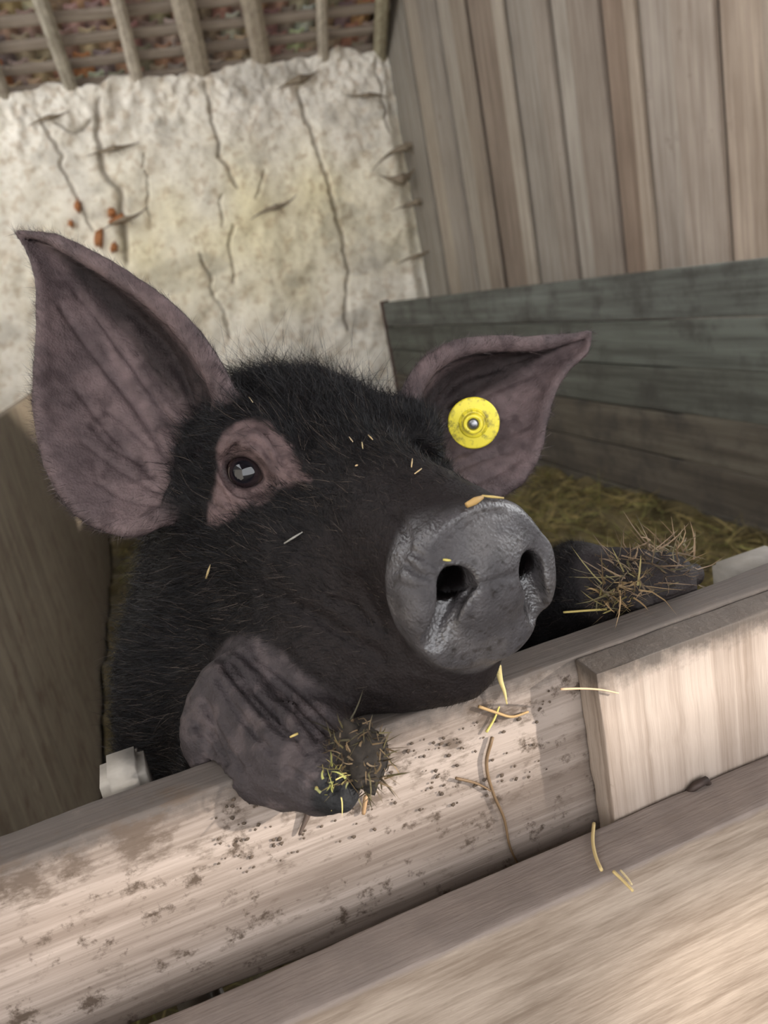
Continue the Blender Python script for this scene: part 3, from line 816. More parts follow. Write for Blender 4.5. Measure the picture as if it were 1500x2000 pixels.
# creases pressed into the hide, traced where the skin folds
def normals():
    fn = np.cross(PV[PF[:, 2]]-PV[PF[:, 0]], PV[PF[:, 3]]-PV[PF[:, 1]]); PN = np.zeros_like(PV)
    for a in range(4): np.add.at(PN, PF[:, a], fn)
    return fn, PN/np.maximum(np.linalg.norm(PN, axis=1, keepdims=True), 1e-12)
fn, PN = normals()
def crease(lines, zlo, zhi, gain=1.5):
    global PV
    rel = PV-CAM; z = rel@FW; X = np.stack([750+FPX*(rel@IR)/z, 1000+FPX*(rel@ID)/z], 1)
    sel = np.nonzero((z > zlo) & (z < zhi) & (-(PN@FW) > 0.0))[0]
    push = np.zeros(len(sel))
    for pts, wpx, dep in lines:
        pts = np.array(pts, float); lo_, hi_ = pts.min(0)-40, pts.max(0)+40
        k = np.nonzero(((X[sel] > lo_) & (X[sel] < hi_)).all(1))[0]
        if len(k): push[k] += dep*np.exp(-(polyline_dist(X[sel][k], [tuple(q) for q in catmull(pts, 14)])/wpx)**2)
    PV[sel] -= PN[sel]*(push*gain)[:, None]
crease([([(868, 1150), (905, 1147), (950, 1142), (1002, 1124)], 5, .0016),
        ([(980, 1000), (940, 1003), (890, 1030), (850, 1070)], 6, .0010),
        ([(790, 1100), (815, 1120), (845, 1130)], 6, .0020), ([(775, 1140), (800, 1150), (835, 1150)], 6, .0010), ([(800, 1075), (830, 1090), (858, 1108)], 6, .0010),
        ([(770, 1000), (795, 1050), (775, 1110)], 9, .0010),
        ([(905, 1165), (890, 1200), (880, 1240)], 5, .0008), ([(930, 1165), (925, 1200), (915, 1235)], 5, .0006), ([(885, 1170), (868, 1195), (855, 1220)], 5, .0007),
        ([(560, 1175), (620, 1205), (680, 1245), (745, 1285)], 13, .0016), ([(700, 1130), (720, 1180), (745, 1230)], 10, .0012), ([(640, 1170), (680, 1180), (720, 1215)], 8, .0012)], .28, .45)
crease([([(447, 893), (462, 868), (487, 858), (512, 870), (528, 900)], 5, .0016), ([(436, 868), (452, 840), (485, 826), (515, 838), (545, 880), (556, 905)], 7, .0014),
        ([(432, 920), (445, 945), (470, 968), (500, 960), (528, 940)], 5, .0014), ([(425, 950), (450, 985), (490, 975), (525, 955)], 6, .0009),
        ([(520, 840), (560, 885), (590, 930)], 6, .0009), ([(535, 935), (560, 940), (590, 945)], 6, .0010), ([(560, 860), (585, 905)], 6, .0007), ([(415, 985), (450, 1005), (490, 985)], 6, .0007)], .38, .47)
crease([([(820, 865), (832, 885), (850, 900)], 9, .0035), ([(800, 850), (812, 875), (815, 900)], 7, .0015)], .42, .54)
crease([([(x0, y0), ((x0+x1)/2+dx, (y0+y1)/2), (x1, y1)], 6, dp) for x0, y0, x1, y1, dx, dp in
        ((470, 1275, 640, 1430, 5, .0016), (455, 1290, 600, 1470, 0, .0014), (440, 1300, 560, 1440, -5, .0018), (425, 1325, 530, 1470, -10, .0014), (400, 1370, 470, 1500, -8, .0015), (500, 1280, 660, 1420, 8, .0014),
         (475, 1330, 580, 1440, 4, .0012), (520, 1330, 620, 1440, 4, .0012), (385, 1420, 430, 1500, 0, .0012), (410, 1430, 440, 1490, 0, .0022), (640, 1500, 655, 1545, 0, .0015), (560, 1500, 610, 1530, 0, .0012))], .31, .43)
crease([([(330, 900), (270, 800), (190, 700), (120, 600)], 7, .0016), ([(300, 930), (220, 850), (150, 760)], 7, .0012), ([(345, 850), (290, 760), (220, 660), (150, 570)], 8, .0022), ([(380, 800), (340, 700), (260, 610)], 9, .0018),
        ([(310, 960), (240, 920), (160, 860)], 6, .0010), ([(320, 985), (250, 975), (190, 940)], 6, .0008), ([(290, 870), (250, 830), (210, 800)], 6, .0012), ([(280, 900), (230, 880), (180, 830)], 6, .0010)], .40, .55)
crease([([(850, 800), (900, 740), (980, 720), (1060, 700)], 9, .0018), ([(1040, 730), (960, 765), (880, 800)], 7, .0012), ([(870, 930), (930, 900), (1000, 880)], 7, .0010), ([(860, 900), (940, 870), (1030, 830)], 7, .0010), ([(900, 950), (960, 930), (1010, 900)], 7, .0008)], .46, .60)
# vertex normals
fn, PN = normals()

# ---- skin regions
HQ = (PV-HM)@np.stack([HL, HF, HU], 1)
r_ = HQ-SC; sw = r_@SNn; st = r_@STt; sl = r_[:, 0]
ssq = np.sqrt((sl/.0395)**2+(st/np.where(st > 0, .0330, .0415))**2)
on_disc = sstep(1.12, 1.0, ssq)*sstep(-.022, -.010, sw)
ex = (PV-EYE_W)@EYE_X; ey = (PV-EYE_W)@EYE_Y; eg = (PV-EYE_W)@EYE_G
def blob(dx, dy, rx, ry): return sstep(1.15, 0.75, np.sqrt(((ex-dx)/rx)**2+((ey-dy)/ry)**2+0.0)+0.18*fbm(PV*160, 2, 81))
_rel = PV-CAM; _z = _rel@FW; VX = 750+FPX*(_rel@IR)/_z; VY = 1000+FPX*(_rel@ID)/_z
_pl = np.array([(428, 870), (445, 838), (480, 822), (520, 826), (550, 850), (572, 890), (604, 938), (575, 948), (540, 952), (520, 975), (480, 995), (440, 1018), (412, 1020), (408, 985), (424, 950), (422, 910)], float)
def in_poly(x, y, P):
    c = np.zeros(len(x), bool); j = len(P)-1
    for i in range(len(P)):
        xi, yi, xj, yj = P[i, 0], P[i, 1], P[j, 0], P[j, 1]
        c ^= ((yi > y) != (yj > y)) & (x < (xj-xi)*(y-yi)/(yj-yi+1e-9)+xi); j = i
    return c
_X2 = np.stack([VX, VY], 1); _near = np.nonzero((np.linalg.norm(PV-EYE_W, axis=1) < .06) & (eg > -.03))[0]
_sd = np.full(len(PV), 99.0)
_pd = polyline_dist(_X2[_near], [tuple(q) for q in _pl]+[tuple(_pl[0])]); _sd[_near] = np.where(in_poly(VX[_near], VY[_near], _pl), -_pd, _pd)
eye_patch = sstep(9, -7, _sd+7*fbm(PV*170, 2, 81))
ed = []; eu = []; ev = []
for e in (0, 1):
    d_, idx_, w_ = ear_d(PV, e); ed.append(d_); eu.append(EAR[e][3][idx_]); ev.append(EAR[e][4][idx_])
ear_m = np.maximum(sstep(.004, .001, ed[0]), sstep(.004, .001, ed[1]))
ear_u = np.where(ed[0] < ed[1], eu[0], eu[1]); ear_v = np.where(ed[0] < ed[1], ev[0], ev[1])
facing = -(PN@FW)
foot1 = np.full(len(PV), 9.0)
foot1 = np.minimum(rcone(PV, at(478, 1378, .396), at(650, 1540, .345), .030, .02), rcone(PV, at(410, 1440, .385), at(600, 1515, .35), .02, .014))
foot_m = sstep(.010, .002, foot1)
hoof_m = np.maximum(sstep(.016, .010, np.linalg.norm(PV-at(662, 1550, .338), axis=1)), sstep(.011, .006, np.linalg.norm(PV-at(722, 1510, .349), axis=1)))
foot2 = rcone(PV, at(1200, 1140, .465), at(1350, 1140, .460), .026, .02); foot2_m = sstep(.006, .0, foot2)
nz1 = fbm(PV*60, 3, 91); nz2 = fbm(PV*220, 2, 93)
def mixv(c, m, col): return c*(1-m[:, None])+m[:, None]*np.asarray(col)
C = np.repeat(np.array([[0.0060, 0.0050, 0.0052]]), len(PV), 0)
C = C*(1+0.35*nz1[:, None])
snout_side = sstep(.035, .105, HQ[:, 1])*sstep(.09, .05, np.abs(HQ[:, 0]))*(np.abs(HQ[:, 2]) < .09)
C = mixv(C, snout_side*0.8, (0.014, 0.0108, 0.0108))
inner = sstep(-.05, .25, facing)
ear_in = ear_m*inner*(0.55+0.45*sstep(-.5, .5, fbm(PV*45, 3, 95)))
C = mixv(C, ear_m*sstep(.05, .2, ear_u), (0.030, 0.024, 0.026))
dark_in = ear_m*inner*sstep(.05, .13, ear_v)*sstep(.58, .30, ear_v+.10*fbm(PV*40, 2, 96))*sstep(.97, .8, ear_u)  # upper ear hollow: dark hair, its shading also put into the skin colour
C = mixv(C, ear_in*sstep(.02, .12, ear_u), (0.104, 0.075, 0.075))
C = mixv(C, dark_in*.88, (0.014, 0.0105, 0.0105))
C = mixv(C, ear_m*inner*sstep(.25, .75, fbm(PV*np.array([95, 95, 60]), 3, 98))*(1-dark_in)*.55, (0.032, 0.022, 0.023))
C = mixv(C, eye_patch*(0.78+0.22*sstep(-.6, .6, fbm(PV*130, 3, 83))), (0.100, 0.068, 0.066)); C = mixv(C, eye_patch*sstep(.1, .6, fbm(PV*240, 2, 85))*.6, (0.035, 0.023, 0.023))
C = mixv(C, foot_m, (0.034, 0.028, 0.029)); C = mixv(C, foot_m*sstep(.0, .7, fbm(PV*130, 3, 99))*.8, (0.062, 0.049, 0.049))
C = mixv(C, foot2_m, (0.022, 0.018, 0.018))
C = mixv(C, hoof_m, (0.014, 0.014, 0.015))
C = mixv(C, on_disc, (0.048, 0.044, 0.046)); C = mixv(C, on_disc*sstep(.1, .7, nz1)*.6, (0.070, 0.063, 0.062)); C = mixv(C, on_disc*sstep(.55, .8, fbm(PV*420, 2, 97))*.8, (0.018, 0.015, 0.014))
nost = np.minimum(ell(np.stack([np.abs(sl), sw, st], 1), (.0185, -.004, .003), (.0084, .030, .0082)), 1)
lidm = sstep(.0045, .0015, np.abs(np.linalg.norm(PV-EYE_W, axis=1)-EYE_R-.0008))*(eg > 0)
C = mixv(C, lidm, (0.03, 0.02, 0.02))
C = mixv(C, on_disc*sstep(.0035, .0010, nost)*sstep(.005, .001, sw), (0.004, 0.003, 0.003))  # nostril darkness and rim shading put into the colour
C = np.clip(C*(1+0.18*nz2[:, None]), 0.002, 1)
wet = on_disc*np.clip(0.55+0.5*nz1, 0.1, 1)
slit = rcone(np.stack([np.abs(sl), sw, st], 1), (.0205, .005, .001), (.0285, .0060, -.0215), .0076, .0052)
wet = on_disc*np.clip(0.30+0.35*nz1, 0.05, .6)
wet = np.maximum(wet, on_disc*sstep(.004, .001, np.minimum(slit, nost)))
wet = np.maximum(wet, sstep(.10, .0, np.abs(ssq-1.0))*sstep(.0, .012, st)*sstep(-.022, -.010, sw))
wet = np.maximum(wet, sstep(.003, .0, np.abs(np.linalg.norm(PV-EYE_W, axis=1)-EYE_R-.0008))*(eg > 0)*.6)

def skin_mat():
    m, nt, b = new_mat('pig_skin')
    a = nt.nodes.new('ShaderNodeAttribute'); a.attribute_name = 'tint'
    w = nt.nodes.new('ShaderNodeAttribute'); w.attribute_name = 'wet'
    tc = nt.nodes.new('ShaderNodeTexCoord').outputs['Object']
    nt.links.new(a.outputs['Color'], b.inputs['Base Color'])
    n = noise(nt, tc, 500, 4, 0.6); n2 = noise(nt, tc, 160, 3, 0.6)
    mr = N(nt, 'ShaderNodeMapRange'); nt.links.new(w.outputs['Fac'], mr.inputs[0]); mr.inputs[3].default_value = 0.60; mr.inputs[4].default_value = 0.13
    nt.links.new(mr.outputs[0], b.inputs['Roughness'])
    ms = N(nt, 'ShaderNodeMapRange'); nt.links.new(w.outputs['Fac'], ms.inputs[0]); ms.inputs[3].default_value = 0.10; ms.inputs[4].default_value = 0.6; nt.links.new(ms.outputs[0], b.inputs['Specular IOR Level'])
    vo = N(nt, 'ShaderNodeTexVoronoi'); vo.inputs['Scale'].default_value = 620; nt.links.new(tc, vo.inputs['Vector'])
    ad = N(nt, 'ShaderNodeMath', operation='ADD'); nt.links.new(n, ad.inputs[0]); nt.links.new(n2, ad.inputs[1])
    a2 = N(nt, 'ShaderNodeMath', operation='MULTIPLY_ADD'); nt.links.new(vo.outputs['Distance'], a2.inputs[0]); a2.inputs[1].default_value = 0.5; nt.links.new(ad.outputs[0], a2.inputs[2])
    bump(nt, b, a2.outputs[0], 0.55, 0.0012)
    return m
M['skin'] = skin_mat()
pig = empty('pig', (HIP[0], HIP[1], 0.0)); tag(pig, 'black hairy pig with pricked ears and yellow ear tag, forelegs hooked over the fence', 'pig')
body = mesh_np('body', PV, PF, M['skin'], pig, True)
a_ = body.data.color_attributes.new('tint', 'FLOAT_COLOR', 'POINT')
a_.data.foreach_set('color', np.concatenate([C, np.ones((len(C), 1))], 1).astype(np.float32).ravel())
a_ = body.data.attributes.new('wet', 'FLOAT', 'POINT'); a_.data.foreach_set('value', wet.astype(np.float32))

# ---- eyes
def eye_mesh(name, cpos, gaze, R):
    g = Vector(gaze).normalized(); q = Vector((0, 0, 1)).rotation_difference(g)
    bm = bmesh.new(); bmesh.ops.create_uvsphere(bm, u_segments=48, v_segments=40, radius=R)
    for v in bm.verts:
        ca = v.co.z/R                                # cornea bulges a little
        if ca > 0.80: v.co *= 1+0.05*((ca-0.80)/0.2)
    bm.verts.ensure_lookup_table()
    o = bm_obj(name, bm, None, None, True)
    co = np.array([v.co[:] for v in o.data.vertices]); ang = np.degrees(np.arccos(np.clip(co[:, 2]/np.linalg.norm(co, axis=1), -1, 1)))
    c = np.zeros((len(co), 4)); c[:, 3] = 1
    c[:, :3] = np.where((ang < 28)[:, None], (0.003, 0.003, 0.005), np.where((ang < 43)[:, None], (0.014, 0.009, 0.010), np.where((ang < 47)[:, None], (0.020, 0.014, 0.013), (0.040, 0.024, 0.022))))
    loc = co/np.linalg.norm(co, axis=1, keepdims=True); wd_ = np.array((q.to_matrix() @ Matrix([(1, 0, 0), (0, 1, 0), (0, 0, 1)])))@loc.T; ll = (wd_.T@(-IR*.8+ID*.6))-(np.cos(np.radians(ang))*(np.array(g)@(-IR*.8+ID*.6)))
    c[(ang > 42) & (ang < 48) & (ll > .45), :3] = (0.10, 0.082, 0.068)
    a = o.data.color_attributes.new('tint', 'FLOAT_COLOR', 'POINT'); a.data.foreach_set('color', c.astype(np.float32).ravel())
    m, nt, b = new_mat('eyeball'); an = nt.nodes.new('ShaderNodeAttribute'); an.attribute_name = 'tint'
    nt.links.new(an.outputs['Color'], b.inputs['Base Color']); b.inputs['Roughness'].default_value = 0.04
    b.inputs['Specular IOR Level'].default_value = 0.5
    o.data.materials.append(m); o.rotation_mode = 'QUATERNION'; o.rotation_quaternion = q; o.location = cpos
    set_parent(o, pig); return o
eye_mesh('eye', EYE_W, EYE_G, EYE_R)

# ---- ear tag
kd, pts, th, uu, vv, lo, hi, _g = EAR[1]
rel = pts-CAM; px_ = 750+FPX*(rel@IR)/(rel@FW); py_ = 1000+FPX*(rel@ID)/(rel@FW)
j = np.argmin((px_-928)**2+(py_-820)**2)
TAX = -ray(928, 820); TAX = TAX/np.linalg.norm(TAX)+0.10*ID-0.03*IR; TAX /= np.linalg.norm(TAX)
TPOS = pts[j]+TAX*(th[j]+0.0165)
TR = 50.5/FPX*((TPOS-CAM)@FW)
def lathe(name, prof, mat, seg=40):
    bm = bmesh.new(); rings = []
    for r, z in prof:
        rings.append([bm.verts.new((r*math.cos(2*math.pi*i/seg), r*math.sin(2*math.pi*i/seg), z)) for i in range(seg)] if r > 1e-6 else [bm.verts.new((0, 0, z))])
    for A, B in zip(rings[:-1], rings[1:]):
        for i in range(seg):
            k = (i+1) % seg
            if len(A) == 1 and len(B) == 1: continue
            if len(A) == 1: bm.faces.new((A[0], B[i], B[k]))
            elif len(B) == 1: bm.faces.new((A[i], A[k], B[0]))
            else: bm.faces.new((A[i], A[k], B[k], B[i]))
    bmesh.ops.recalc_face_normals(bm, faces=bm.faces)
    return bm_obj(name, bm, mat, None, False)
def tag_mat(name, col):
    m, nt, b = new_mat(name); tc = nt.nodes.new('ShaderNodeTexCoord').outputs['Object']
    n = noise(nt, tc, 160, 6, 0.7)
    c = mixc(nt, ramp(nt, n, [(0.50, (0, 0, 0)), (0.66, (0.8, 0.8, 0.8))]), col, (0.09, 0.07, 0.02))
    nt.links.new(c, b.inputs['Base Color']); b.inputs['Roughness'].default_value = 0.45; return m
M['tag'] = tag_mat('yellow_tag_plastic', (0.74, 0.62, 0.035))
qt = Vector((0, 0, 1)).rotation_difference(Vector(TAX))
def place(o, parent, off=0.0):
    o.rotation_mode = 'QUATERNION'; o.rotation_quaternion = qt; o.location = TPOS+TAX*off
    o.parent = parent; o.matrix_parent_inverse = Matrix.Translation(-Vector(pig.location)) if parent == pig else parent.matrix_basis.inverted()
    return o
et = lathe('ear_tag', [(0, -.002), (TR, -.002), (TR, 0), (TR-.0007, .0008), (.0100, .0010), (.0094, .0016), (.0090, .0018), (.0080, .0013), (0, .0013)], M['tag']); et['label'] = 'round yellow plastic ear tag'
place(et, pig)
sk = lathe('stud', [(.0072, .0010), (.0068, .0040), (.0062, .0078), (.0052, .0080), (.0042, .0076), (.0040, .0045), (0, .0045)], M['tag'])
place(sk, et)
M['pin'] = plain('tag_pin_metal', (0.25, 0.25, 0.26), 0.35, 90, 0.3, 0, 0.8)
pn = lathe('pin', [(.0036, .0046), (.0036, .0062), (.0028, .0072), (.0012, .0078), (0, .0079)], M['pin']); place(pn, et)
pk = lathe('shaft', [(.0025, -.020), (.0025, -.001)], M['tag'], 16); place(pk, et)

# ---- hair
def hair_mat():
    m, nt, b = new_mat('black_bristle')
    a = nt.nodes.new('ShaderNodeAttribute'); a.attribute_name = 'tint'
    nt.links.new(a.outputs['Color'], b.inputs['Base Color']); b.inputs['Roughness'].default_value = 0.48
    b.inputs['Specular IOR Level'].default_value = 0.12
    return m
M['hair'] = hair_mat()
def strands(name, roots, dirs, lens, widths, cols, mat, parent=None, curl=None, seg=3, taper=0.85):
    """tapered ribbons; curl (n,3) bends the tip"""
    n = len(roots); t = np.linspace(0, 1, seg+1)
    curl = np.zeros((n, 3)) if curl is None else curl
    view = rng.normal(size=(n, 3)); side = np.cross(dirs, view); side /= np.linalg.norm(side, axis=1, keepdims=True)+1e-9
    V = np.empty((n, 2*seg+1, 3)); 
    for i in range(seg+1):
        c = roots+dirs*(lens*t[i])[:, None]+curl*((lens*t[i]**2)[:, None])
        w = (widths*(1-taper*t[i]))[:, None]*0.5
        if i < seg: V[:, 2*i] = c-side*w; V[:, 2*i+1] = c+side*w
        else: V[:, 2*seg] = c
    tris = []
    for i in range(seg-1): tris += [(2*i, 2*i+1, 2*i+3), (2*i, 2*i+3, 2*i+2)]
    tris.append((2*seg-2, 2*seg-1, 2*seg)); tris = np.array(tris)
    F = (np.arange(n)[:, None, None]*(2*seg+1)+tris[None]).reshape(-1, 3)
    o = mesh_np(name, V.reshape(-1, 3), F, mat, parent)
    a = o.data.color_attributes.new('tint', 'FLOAT_COLOR', 'POINT')
    cc = np.concatenate([np.repeat(cols, 2*seg+1, 0), np.ones((n*(2*seg+1), 1))], 1)
    a.data.foreach_set('color', cc.astype(np.float32).ravel()); return o
frontal = (PV[:, 1] < 0.60)&(PV[:, 2] > CZ-0.30)
bare = np.maximum.reduce([sstep(1.35, 1.15, ssq)*sstep(-.03, -.015, sw)*-1+sstep(1.35, 1.15, ssq)*sstep(-.03, -.015, sw)*2, eye_patch*0.97, foot_m*0.96, foot2_m*0.85])
dens = np.clip(1-bare, 0, 1)*frontal
dens = dens*np.where(ear_m > .5, np.where(facing > .1, 0.50+1.1*dark_in, 0.9), 1.0)
dens = dens*(1+1.6*sstep(-.03, .03, HQ[:, 1])*(ear_m < .5))*(.25+.75*sstep(-.3, .1, facing))*(1+2.5*ear_m*np.maximum(sstep(.06, .0, ear_v), sstep(.95, 1.0, ear_v)))
fdens = dens[PF].mean(1); fa = np.linalg.norm(fn, axis=1)*0.5
wgt = fa*fdens; NH = 160000
pick = rng.choice(len(PF), NH, p=wgt/wgt.sum())
ba = rng.random((NH, 2)); q4 = PV[PF[pick]]; n4 = PN[PF[pick]].mean(1)
root = (q4[:, 0]*(1-ba[:, :1])+q4[:, 1]*ba[:, :1])*(1-ba[:, 1:])+(q4[:, 3]*(1-ba[:, :1])+q4[:, 2]*ba[:, :1])*ba[:, 1:]
vi = PF[pick, 0]; hq = HQ[vi]
# flow: back from the snout over the face, outwards on the cheeks, down on the neck
flow = -HF*np.ones((NH, 1))
ck = sstep(.02, .06, -hq[:, 2])[:, None]
flow = flow + ck*(-HU*0.55) + (sstep(.01, .05, np.abs(hq[:, 0]))*np.sign(hq[:, 0]))[:, None]*HL*0.35
nkm = sstep(-.06, -.14, hq[:, 1])[:, None]
flow = flow*(1-nkm)+nkm*(np.array([-0.25, 0.15, -1.0])*0.9)
em = ear_m[vi] > .5
cA, cB = at(390, 880, .45), at(850, 860, .50)
efl = np.where((ed[0] < ed[1])[vi][:, None], root-cA, root-cB); efl /= np.linalg.norm(efl, axis=1, keepdims=True)+1e-9
flow = np.where(em[:, None], efl, flow)
cl = np.stack([fbm(root*70, 2, s) for s in (101, 102, 103)], 1)
flow = flow+0.35*cl+0.22*rng.normal(size=(NH, 3))
flow -= n4*(flow*n4).sum(1, keepdims=True); flow /= np.linalg.norm(flow, axis=1, keepdims=True)+1e-9
f_ = hq[:, 1]
ln = np.interp(f_, [-.20, -.10, -.05, 0.0, .04, .08, .14], [.046, .038, .024, .017, .013, .0090, .0055])
ln = np.where(em, np.where(facing[vi] > .1, .0085, .010), ln)
lg = (foot_m[vi] > .3)|(foot2_m[vi] > .3); ln = np.where(lg, .006, ln)
ln = ln*rng.uniform(.55, 1.25, NH)
lift = np.interp(f_, [-.1, 0, .1], [.42, .32, .20])*rng.uniform(.5, 1.6, NH); lift = np.where(em, .10, lift)
dr = flow+n4*lift[:, None]; dr /= np.linalg.norm(dr, axis=1, keepdims=True)
curl = -n4*(0.30*rng.uniform(.2, 1.2, NH))[:, None]+0.22*rng.normal(size=(NH, 3))
wd = np.where(em, .00022, np.interp(ln, [.004, .03], [.00018, .00034]))*rng.uniform(.7, 1.2, NH)
sh = rng.uniform(.5, 1.5, NH)[:, None]
hc = np.array([[0.0040, 0.0039, 0.0048]])*sh
rr_ = rng.random((NH, 1))
hc = np.where(rr_ < .16, np.array([[0.018, 0.016, 0.018]])*sh, hc); hc = np.where(rr_ < .05+.14*sstep(.0, .05, hq[:, 1])[:, None], np.array([[0.052, 0.040, 0.033]])*sh, hc)
hc = np.where(em[:, None], np.where(rr_ < .45, np.array([[0.012, 0.010, 0.010]]), np.where(rr_ < .8, np.array([[0.055, 0.040, 0.041]]), np.array([[0.13, 0.10, 0.10]])))*sh, hc)
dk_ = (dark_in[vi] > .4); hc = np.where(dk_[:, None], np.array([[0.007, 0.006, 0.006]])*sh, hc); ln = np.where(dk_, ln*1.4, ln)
def clear_of(root, d, ln, curl, boxes, m=.0008):
    ok = np.ones(len(root), bool)
    for tt in np.linspace(0.1, 1, 8):
        q = root+d*(ln*tt)[:, None]+curl*(ln*tt*tt)[:, None]
        for lo, hi in boxes: ok &= sbox(q, lo, hi) > m
    return ok
ok = clear_of(root, dr, ln, curl, FENCE_BOX+POST_BOX)
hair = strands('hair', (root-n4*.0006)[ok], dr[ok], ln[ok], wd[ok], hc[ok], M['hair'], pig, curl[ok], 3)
tag(hair, kind='stuff')
# a few long curls standing off the crown
crown = np.nonzero((HQ[:, 1] > -.13) & (HQ[:, 1] < -.02) & (HQ[:, 2] > .02) & (ear_m < .1) & (np.abs(HQ[:, 0]) < .075))[0]
k = rng.choice(crown, 900); nrm_ = PN[k]
dd = nrm_*0.7-HF*0.55+0.45*rng.normal(size=(900, 3)); dd /= np.linalg.norm(dd, axis=1, keepdims=True)
cr_ = 0.9*rng.normal(size=(900, 3))-HF*0.3
ch = strands('crown_hair', PV[k], dd, rng.uniform(.008, .020, 900), rng.uniform(.00022, .00036, 900), np.repeat([[0.012, 0.011, 0.012]], 900, 0), M['hair'], pig, cr_, 5)
tag(ch, kind='stuff')

# ------------------------------------------------------------------ bedding, straw and litter
def straw_col(n, base=(0.36, 0.27, 0.10), var=0.35, green=0.3):
    c = np.array(base)[None]*rng.uniform(1-var, 1+var, (n, 1)); g = rng.random((n, 1)) < green
    return np.where(g, c*np.array([0.75, 0.92, 0.7]), c)
def build_bedding():
    nx, ny = 120, 190; xs = np.linspace(XL+0.012, XR-0.012, nx); ysb = np.linspace(0.352, 5.30, ny)
    X, Y = np.meshgrid(xs, ysb, indexing='ij'); P = np.stack([X.ravel(), Y.ravel(), X.ravel()*0], 1)
    Z = 0.045+0.035*fbm(P*2.2, 3, 7)+0.018*fbm(P*14, 2, 8)
    Z = np.maximum(Z, 0.008)+0.07*np.exp(-((P[:, 0]-1.5)/0.35)**2)
    dpig = np.linalg.norm((P[:, :2]-np.array([0.14, 0.93]))/np.array([0.22, 0.22]), axis=1)
    Z = np.where(dpig < 1.2, np.minimum(Z, 0.011), Z)
    V = np.stack([P[:, 0], P[:, 1], Z], 1); idx = np.arange(nx*ny).reshape(nx, ny)
    F = np.stack([idx[:-1, :-1], idx[1:, :-1], idx[1:, 1:], idx[:-1, 1:]], -1).reshape(-1, 4)
    fc = V[F].mean(1)
    for x, y, z, w, d in POSTS: F = F[~((np.abs(fc[:, 0]-x) < w/2+.022) & (np.abs(fc[:, 1]-y) < d/2+.028))]; fc = V[F].mean(1)
    n = 24000
    sx = rng.uniform(XL+.03, XR-.03, n); sy = 0.45+rng.beta(1.3, 1.6, n)*4.7
    i = np.clip(((sx-xs[0])/(xs[-1]-xs[0])*(nx-1)).astype(int), 0, nx-1); j = np.clip(((sy-ysb[0])/(ysb[-1]-ysb[0])*(ny-1)).astype(int), 0, ny-1)
    sz = Z.reshape(nx, ny)[i, j]+rng.uniform(-.004, .02, n)
    th = rng.uniform(0, 2*np.pi, n); el = np.abs(rng.normal(0, .28, n))
    dr = np.stack([np.cos(th)*np.cos(el), np.sin(th)*np.cos(el), np.sin(el)], 1)
    ln = rng.uniform(.03, .11, n)
    ok = (sx+dr[:, 0]*ln*1.2 > XL+.05)&(sx+dr[:, 0]*ln*1.2 < XR-.05)&(sy+dr[:, 1]*ln > .36)&(np.linalg.norm((np.stack([sx, sy], 1)-[0.14, 0.94])/[.17, .12], axis=1) > 1)
    for x, y, z, w, d in POSTS: ok &= np.hypot(sx-x, sy-y) > .17
    bcurl = 0.35*rng.normal(size=(n, 3)); tree = KDTree(len(PV[::6]))
    for k, q in enumerate(PV[::6]): tree.insert(q, k)
    tree.balance(); R0 = np.stack([sx, sy, sz], 1)
    for tt in (0.0, .25, .5, .75, 1.0):                 # the whole bent straw stays inside the pen and off the pig
        q = R0+dr*(ln*tt)[:, None]+bcurl*(ln*tt*tt)[:, None]
        ok &= (q[:, 0] > XL+.008)&(q[:, 0] < XR-.008)&(q[:, 1] > .352)
        near_ = np.nonzero(ok & (q[:, 1] < 1.25) & (np.abs(q[:, 0]-.13) < .4))[0]
        for k in near_: ok[k] = tree.find(q[k])[2] > .022
    m = int(ok.sum())
    st = strands('straw_bedding', np.stack([sx, sy, sz], 1)[ok], dr[ok], ln[ok], rng.uniform(.0025, .006, m), straw_col(m, (0.26, 0.20, 0.075), .5, .35), M['straw'], None, bcurl[ok], 3)
    me = st.data
    # join the mat itself
    mat_o = mesh_np('mat', V, F, M['straw'], None, True)
    a = mat_o.data.color_attributes.new('tint', 'FLOAT_COLOR', 'POINT')
    cc = np.array([0.085, 0.065, 0.025])*(1+0.4*fbm(P*9, 2, 3)[:, None]); cc = np.concatenate([cc, np.ones((len(cc), 1))], 1)
    a.data.foreach_set('color', cc.astype(np.float32).ravel())
    bm = bmesh.new(); bm.from_mesh(st.data); bm.from_mesh(mat_o.data); bm.to_mesh(st.data); bm.free()
    bpy.data.objects.remove(mat_o)
    tag(st, 'loose greenish straw bedding covering the pen floor', 'straw', kind='stuff')
build_bedding()

def tube(name, pts, rads, mat, col, parent=None, seg=5):
    pts = np.array(pts); n = len(pts); tan = np.gradient(pts, axis=0); tan /= np.linalg.norm(tan, axis=1, keepdims=True)
    ref = np.array([0.3, 0.5, 0.8]); V = []; F = []
    for i in range(n):
        s = np.cross(tan[i], ref); s /= np.linalg.norm(s); u = np.cross(s, tan[i])
        for k in range(seg):
            a = 2*math.pi*k/seg; V.append(pts[i]+(s*math.cos(a)+u*math.sin(a))*rads[i])
    for i in range(n-1):
        for k in range(seg): F.append((i*seg+k, i*seg+(k+1) % seg, (i+1)*seg+(k+1) % seg, (i+1)*seg+k))
    F = [tuple(f) for f in F]+[tuple(range(seg))[::-1], tuple(range((n-1)*seg, n*seg))]
    o = mesh_np(name, V, F, mat, parent, True)
    a = o.data.color_attributes.new('tint', 'FLOAT_COLOR', 'POINT')
    a.data.foreach_set('color', np.tile(np.array([*col, 1], np.float32), len(V))); return o
